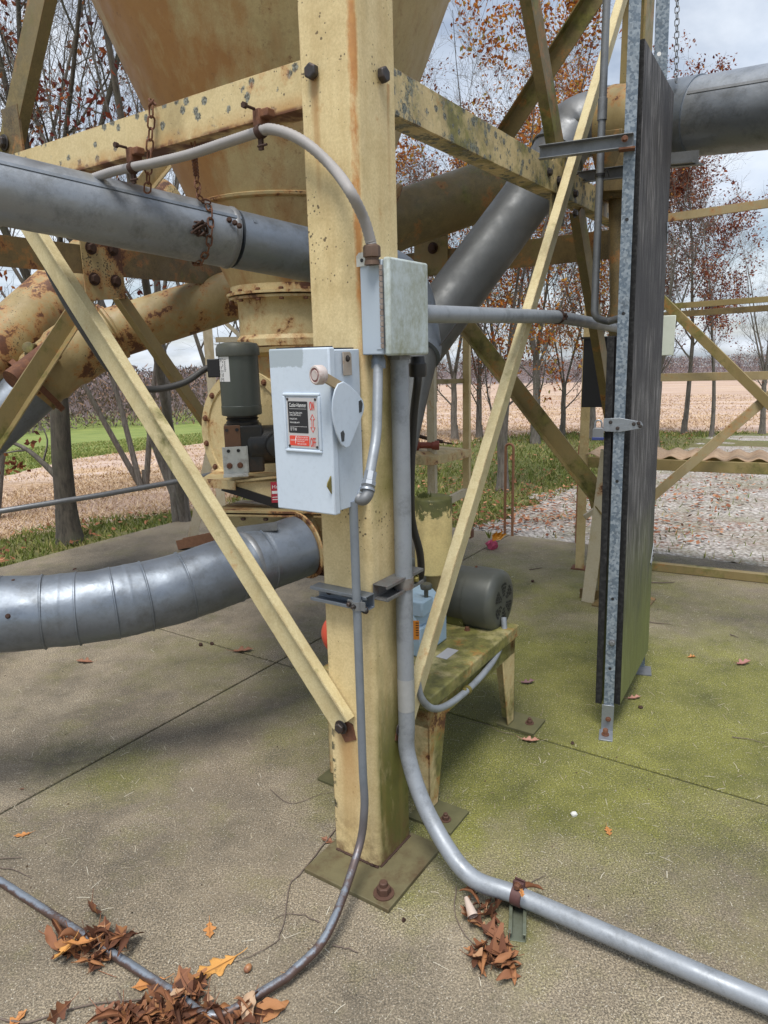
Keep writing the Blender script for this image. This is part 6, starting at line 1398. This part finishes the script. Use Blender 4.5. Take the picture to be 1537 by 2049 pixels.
solo('straw_bits', fm, isl('pale straw bits', [(0, (.2, .16, .1)), (.6, (.42, .37, .27)), (1, (.6, .56, .46))]), 'pale straw fibres scattered over the slab', 'straw', kind='stuff', smooth=0, loc=(0, 0, 0))
solo('grit', km, isl('slab grit', [(0, (.03, .025, .02)), (.6, (.12, .08, .05)), (1, (.35, .32, .27))]), 'dark grit and crumbs scattered over the slab', 'grit', kind='stuff', smooth=0, loc=(0, 0, 0))
# ---------------------------------------------------------------- trees
def grow(seed, H_, r0, fork=False, up=.35, spread=1.0, n1=16, leaf=2500, lsz=.05, lean=(0, 0), low=.18, leafbias=.0, multi=1, split=0, ns=5):
    rn = random.Random(seed); wood, tips = MB(), []
    def rnd3(s_): return V((rn.gauss(0, s_), rn.gauss(0, s_), rn.gauss(0, s_)))
    def branch(p, d, L, r, lev, nseg):
        pts, rad = [p.copy()], [r]; q = p.copy(); d = d.copy()
        for i in range(nseg):
            d = (d + rnd3([.035, .10, .15, .2, .2][lev]) + V((0, 0, [.0, .09, .07, .05, .03][lev] * up * 2))).normalized()
            q = q + d * (L / nseg); pts.append(q.copy()); tt = (i + 1) / nseg; rad.append((r * (.1 + .9 * (1 - tt) ** 1.25) if lev == 0 else r * (1 - tt * .8)) if lev < 4 else r * .6)
        wood.tube(pts, rad, [9, 6, 4, 3, 3][lev], lev < 2)
        return pts, rad, d
    def kids(pts, rad, L, lev, n, t0):
        for k in range(n):
            t = t0 + (1 - t0) * (k + rn.random()) / n; f_ = t * (len(pts) - 1); i = min(len(pts) - 2, int(f_)); p = pts[i].lerp(pts[i + 1], f_ - i); ax = (pts[i + 1] - pts[i]).normalized()
            side = rnd3(1); side = (side - ax * side.dot(ax)).normalized(); a = rn.uniform(.5, .95) * (spread if lev == 0 else 1)
            d = (ax * math.cos(a) + side * math.sin(a)).normalized()
            rr_ = max(.0018, (rad[i] + (rad[i + 1] - rad[i]) * (f_ - i)) * rn.uniform(.36, .52))
            ll = L * rn.uniform(.38, .6) * (1 - .35 * t if lev == 0 else 1)
            if lev == 0:
                pp, rd_2, _ = branch(p, d, ll, rr_, 1, 7); kids(pp, rd_2, ll, 1, 8, .18)
            elif lev == 1:
                pp, rd_2, _ = branch(p, d, ll, rr_, 2, 5); kids(pp, rd_2, ll, 2, 6, .15)
            elif lev == 2:
                pp, rd_2, _ = branch(p, d, ll, max(.0022, rr_), 3, 3); tips.extend(pp[1:]); 
                for _ in range(2):
                    b, _, _ = branch(pp[rn.randrange(1, 4)], (d + rnd3(.5)).normalized(), ll * .5, .0018, 4, 2); tips.extend(b[1:])
    for m_ in range(multi):
        d = V((lean[0], lean[1], 1)) + (V((rn.gauss(0, .16), rn.gauss(0, .16), 0)) if multi > 1 else V((0, 0, 0)))
        base = V((rn.gauss(0, r0 * .9), rn.gauss(0, r0 * .9), 0)) if multi > 1 else V((0, 0, 0))
        if split:
            pts, rad = [base], [r0]
            for i in range(5): pts.append(pts[-1] + (d + rnd3(.04)).normalized() * split / 5); rad.append(r0 * (1 - .06 * (i + 1)))
            wood.tube(pts, rad, 10); kids(pts, [r * .6 for r in rad], H_ * .45, 0, 4, .45)
        else:
            pts, rad, _ = branch(base, d.normalized(), H_, r0, 0, 12); kids(pts, rad, H_ * .62, 0, n1, low)
    if split:
        tp_ = pts[-1]; td = (pts[-1] - pts[-2]).normalized()
        for m_ in range(ns):
            q = 2 * math.pi * (m_ + rn.random() * .6) / ns; a = rn.uniform(.12, .42); d = (td * math.cos(a) + V((math.cos(q), math.sin(q), 0)) * math.sin(a)).normalized()
            L_ = (H_ - split) * rn.uniform(.75, 1.05); p0_ = pts[-2].lerp(tp_, rn.random())
            sp_t, sp_r, _ = branch(p0_, d, L_, rad[-1] * rn.uniform(.42, .6), 0, 10); kids(sp_t, sp_r, L_ * .6, 0, max(6, int(n1 * .6)), .12)
    # root flare
    wood.lathe([(r0 * 1.7, -.15), (r0 * 1.35, .0), (r0 * 1.12, .12), (r0 * .98, .3)], V((0, 0, 0)), UZ, 10, False)
    lv_ = MB()
    cand = sorted(tips, key=lambda p: mnoise.noise(p * .9) + leafbias * p.z / H_ + rn.gauss(0, .12), reverse=True)[:max(1, int(len(tips) * .55))]
    for k in range(int(leaf * 1.7)):
        if k % 5 == 0: hub = rn.choice(cand)
        p = hub + rnd3(.055); a = rnd3(1).normalized(); b = a.cross(rnd3(1)).normalized(); s_ = lsz * rn.uniform(.6, 1.3); c = a.cross(b)
        lv_.add([p - a * s_ * .5, p + b * s_ * .3 + c * s_ * .12, p + a * s_ * .55, p - b * s_ * .3 + c * s_ * .12], [(0, 1, 2, 3)])
    return wood, lv_
def make_tree(kind, name, **kw):
    wd, lf_ = grow(**kw); return mesh_of('trunk', wd, BARK if kind != 'dark' else BARK_D, smooth=60), mesh_of('crown', lf_, {'or': LEAF_OR, 'rd': LEAF_RD, 'br': LEAF_BR, 'dark': LEAF_RD}[kind], smooth=0)
TM = {
 'dark': make_tree('dark', 'a', seed=3, H_=7.5, r0=.092, n1=13, up=.8, split=1.9, ns=6, leaf=3200, lsz=.055, low=.24, leafbias=.5),
 'clump': make_tree('br', 'b', seed=8, H_=8.0, r0=.045, n1=10, up=.8, leaf=700, lsz=.06, low=.2, multi=3, leafbias=.6),
 'orange': make_tree('or', 'c', seed=14, H_=7.2, r0=.085, n1=14, up=.9, split=1.7, ns=5, leaf=5200, lsz=.058, low=.2),
 'brown': make_tree('br', 'd', seed=21, H_=6.5, r0=.075, n1=13, up=.6, split=1.4, ns=4, leaf=3600, lsz=.052, low=.22),
 'red': make_tree('rd', 'e', seed=27, H_=5.6, r0=.055, n1=19, up=.7, leaf=4600, lsz=.055, low=.25),
 'bare': make_tree('br', 'f', seed=33, H_=6.8, r0=.09, n1=13, up=.75, split=1.8, ns=5, leaf=220, lsz=.06, low=.25),
}
GRP = 'autumn trees standing beyond the slab'
def tree(kind, x, y, sc, rz, label, base='leafy_tree'):
    z = zs(x, y) - .03; t = bpy.data.objects.new('tree', None); t.location = (x, y, z); t.rotation_euler = (0, 0, R_(rz)); t.scale = (sc, sc, sc); COL.objects.link(t); t.empty_display_size = .2
    tag(t, label, 'tree', GRP)
    for nm, me_ in zip(('trunk', 'crown'), TM[kind]):
        o = bpy.data.objects.new(nm, me_); COL.objects.link(o); o.parent = t
    return t
def gp(px, py, z=0): p = G(px, py, z); return p.x, p.y
def polar(px, r): d = ray(px, 700); k = r / math.hypot(d.x, d.y); return d.x * k, d.y * k
TREES = [('dark', *gp(140, 1078), 1.0, 20, 'stout dark mossy tree at left with a low limb, nearest the slab edge'),
 ('clump', *gp(372, 1042), 1.0, 70, 'cluster of slim grey stems right of the stout dark tree, behind the left brace'),
 ('clump', *polar(-60, 9.5), 1.05, 200, 'clump of slim stems with brown leaves at the far left edge of the view'),
 ('clump', *polar(265, 11.5), 1.05, 130, 'slim multi stemmed tree with few leaves between the stout dark tree and the hopper'),
 ('clump', *polar(470, 10.5), .9, 10, 'bare multi stemmed tree behind the gearmotor'),
 ('orange', *gp(1006, 978), .76, 40, 'orange leaved tree just behind the tall rusty hoop'),
 ('brown', *gp(910, 876), .85, 90, 'grey forked tree behind the shelf stand at the field edge'),
 ('orange', *polar(1075, 12.0), .86, 170, 'orange leaved tree with thick pale trunk right of the flat brace'),
 ('brown', *polar(1130, 13.2), .7, 250, 'slim brown tree at the field edge left of the black flap'),
 ('orange', *polar(1190, 12.6), .74, 310, 'orange tree rising behind the stand post and black flap'),
 ('bare', *polar(1322, 11.6), .66, 15, 'pale grey trunked tree right behind the tall board'),
 ('red', *polar(1380, 14.5), .92, 120, 'red leaved tree between the tall board and the slim field tree'),
 ('red', *polar(1437, 13.6), .72, 30, 'slim dark stemmed red tree out on the grass at right'),
 ('bare', *polar(1540, 15.5), .62, 230, 'bare pale tree at the right edge of the view'),
 ('brown', *polar(830, 13.8), .85, 200, 'brown leaved tree behind the junction box'),
 ('brown', *polar(960, 12.9), .78, 140, 'brown leaved tree between the shelf stand and the flat brace'),
 ('bare', *polar(690, 13.0), .9, 75, 'bare tree hidden mostly behind the post and hopper'),
 ('red', *polar(1265, 15.0), .8, 280, 'dark red tree glimpsed between riser conduit and board')]
for q in TREES: tree(*q)
# low limb of the stout dark tree, reaching left with a few leaves
lm = MB(); t0_ = G(138, 1078); lz = lambda px, py: V((cC + ray(px, py) * (t0_.y / ray(px, py).y)))
L1 = spline([lz(122, 962), lz(85, 925), lz(50, 897), lz(0, 878), lz(-60, 868)], 5); lm.tube(L1, [.03 * (1 - i / (len(L1) + 4)) for i in range(len(L1))], 7)
for a, b, c in (((55, 900), (20, 905), (-30, 915)), ((86, 926), (95, 880), (75, 840)), ((30, 888), (40, 850), (70, 820))): L2 = spline([lz(*a), lz(*b), lz(*c)], 4); lm.tube(L2, [.011 * (1 - i / (len(L2) + 2)) for i in range(len(L2))], 5)
tr0 = bpy.data.objects['tree']
ro = bpy.data.objects.new('limb', mesh_of('limb', lm, BARK, V((0, 0, 0)), 60)); COL.objects.link(ro); ro.parent = tr0
bpy.context.view_layer.update(); ro.matrix_parent_inverse = tr0.matrix_world.inverted()
lf2 = MB(); rn = random.Random(77)
for i in range(44):
    px, py = rn.choice([(20, 925), (35, 940), (8, 935), (85, 878), (70, 885), (45, 935), (60, 700), (-10, 900)]); p = lz(px + rn.gauss(0, 14), py + rn.gauss(0, 8)); a = V((rn.gauss(0, 1), rn.gauss(0, 1), rn.gauss(-.6, 1))).normalized(); b = a.cross(V((rn.gauss(0, 1), rn.gauss(0, 1), rn.gauss(0, 1)))).normalized(); s_ = .075
    lf2.add([p - a * s_ * .5, p + b * s_ * .25, p + a * s_ * .5, p - b * s_ * .25], [(0, 1, 2, 3)])
ro = bpy.data.objects.new('limb_leaves', mesh_of('limb_leaves', lf2, LEAF_BR, V((0, 0, 0)), 0)); COL.objects.link(ro); ro.parent = tr0; ro.matrix_parent_inverse = tr0.matrix_world.inverted()

# ---------------------------------------------------------------- grass, straw, litter, far woods
rn = random.Random(99); gmb, smb, lmb = MB(), MB(), MB()
def blade(mb, p, h, w_, ln):
    a = rn.uniform(0, 6.28); d = V((math.cos(a), math.sin(a), 0)); o = len(mb.v); t = V((rn.gauss(0, ln), rn.gauss(0, ln), 1)) * h
    mb.v += [p + d * w_, p - d * w_, p + t]; mb.f.append([o, o + 1, o + 2])
for i in range(30000):     # far straw, larger tufts
    az = rn.uniform(-34, 34); r = 15 + 40 * rn.random() ** 1.6; x, y = r * math.sin(R_(az)), r * math.cos(R_(az))
    if r < r_gs(az) + .8 or r > r_green(az) * .97: continue
    blade(smb, V((x, y, zs(x, y) - .03)), rn.uniform(.03, .08), .005 + r * .0006, .9)
cnt = 0
while cnt < 70000:
    az = rn.uniform(-36, 34); r = 5.2 + 10.5 * rn.random() ** 1.5; x, y = r * math.sin(R_(az)), r * math.cos(R_(az)); p = V((x, y, zs(x, y) - .035))
    u, v = (p - OX).dot(ta), (p - OX).dot(tb)
    cnt += 1
    if u < 4.27 and v < 3.87: continue
    gs = r_gs(az)
    ongr = inpoly(x, y)
    if ongr and rn.random() > .05: continue
    q = r + mnoise.noise(V((x * .8, y * .8, 0))) * 1.0
    if q < gs:
        if rn.random() < .06: 
            s_ = rn.uniform(.018, .04); a = V((rn.gauss(0, 1), rn.gauss(0, 1), rn.gauss(0, .4))).normalized(); b = V((-a.y, a.x, rn.gauss(0, .3))); c = p + UZ * .05
            lmb.add([c - a * s_, c + b * s_ * .5, c + a * s_, c - b * s_ * .5], [(0, 1, 2, 3)])
        blade(gmb, p, rn.uniform(.03, .085), .004 + r * .0006, .55)
    else:
        blade(smb, p, rn.uniform(.025, .075), .0025 + r * .0006, 1.1)
for i in range(1300):     # leaf scatter along the gravel margins
    px, py = rn.choice([(1100, 1000), (1200, 970), (1050, 1035), (960, 1060), (1400, 1000), (1350, 1060), (1150, 1040), (1480, 960)]); px += rn.gauss(0, 60); py += rn.gauss(0, 18)
    if py < 930 or py > 1115: continue
    p = G(px, py); u, v = (p - OX).dot(ta), (p - OX).dot(tb)
    if v < 3.87 and u < 4.27: continue
    if p.length > 14: continue
    s_ = rn.uniform(.015, .035); a = V((rn.gauss(0, 1), rn.gauss(0, 1), rn.gauss(0, .3))).normalized(); b = V((-a.y, a.x, rn.gauss(0, .3))); c = V((p.x, p.y, zs(p.x, p.y) + .012))
    lmb.add([c - a * s_, c + b * s_ * .5, c + a * s_, c - b * s_ * .5], [(0, 1, 2, 3)])
for i in range(16000):     # tussocks of the green field
    az = rn.uniform(-36, -4); rg = r_green(az)
    r = rg + 30 * rn.random() ** 1.5; x, y = r * math.sin(R_(az)), r * math.cos(R_(az))
    if r > 70: continue
    blade(gmb, V((x, y, zs(x, y) - .03)), rn.uniform(.06, .13), .006 + r * .0006, .8)
solo('grass', gmb, GRASSM, 'short rough grass beyond the slab', 'grass', kind='stuff', smooth=0, loc=(0, 0, 0))
solo('stubble', smb, STRAW, 'dry straw stubble of the harvested field', 'stubble', kind='stuff', smooth=0, loc=(0, 0, 0))
solo('leaf_litter', lmb, LITTER, 'fallen leaves scattered over grass and gravel', 'leaf litter', kind='stuff', smooth=0, loc=(0, 0, 0))
wmb = MB()
def fuzzy(p, h, w_, n):
    for k in range(n):
        t = rn.random() ** .7; q = p + V((rn.gauss(0, w_ * (.32 + .2 * (1 - t))), rn.gauss(0, w_ * .4), h * t)); a = V((rn.gauss(0, .5), rn.gauss(0, .5), rn.uniform(.3, 1))).normalized() * h * rn.uniform(.025, .07); b = V((rn.gauss(0, 1), rn.gauss(0, 1), rn.gauss(0, .6))).normalized() * h * .016
        o = len(wmb.v); wmb.v += [q - a, q + b, q + a, q - b]; wmb.f.append([o, o + 1, o + 2, o + 3])
for i in range(1900):
    az = rn.uniform(-42, 40); k = max(0, min(1, (az + 14) / 14)); r = (rn.uniform(95, 230) if k < .5 else rn.uniform(150, 420)) * (1 + .0); h = rn.uniform(5, 9) if k < .5 else rn.uniform(3.5, 6)
    x, y = r * math.sin(R_(az)), r * math.cos(R_(az)); fuzzy(V((x, y, zs(x, y) - .5)), h, h * .6, 110)
solo('distant_woods', wmb, WOODS, 'bare purple brown woods on the far hills', 'woods', kind='stuff', smooth=0, loc=(0, 0, 0))
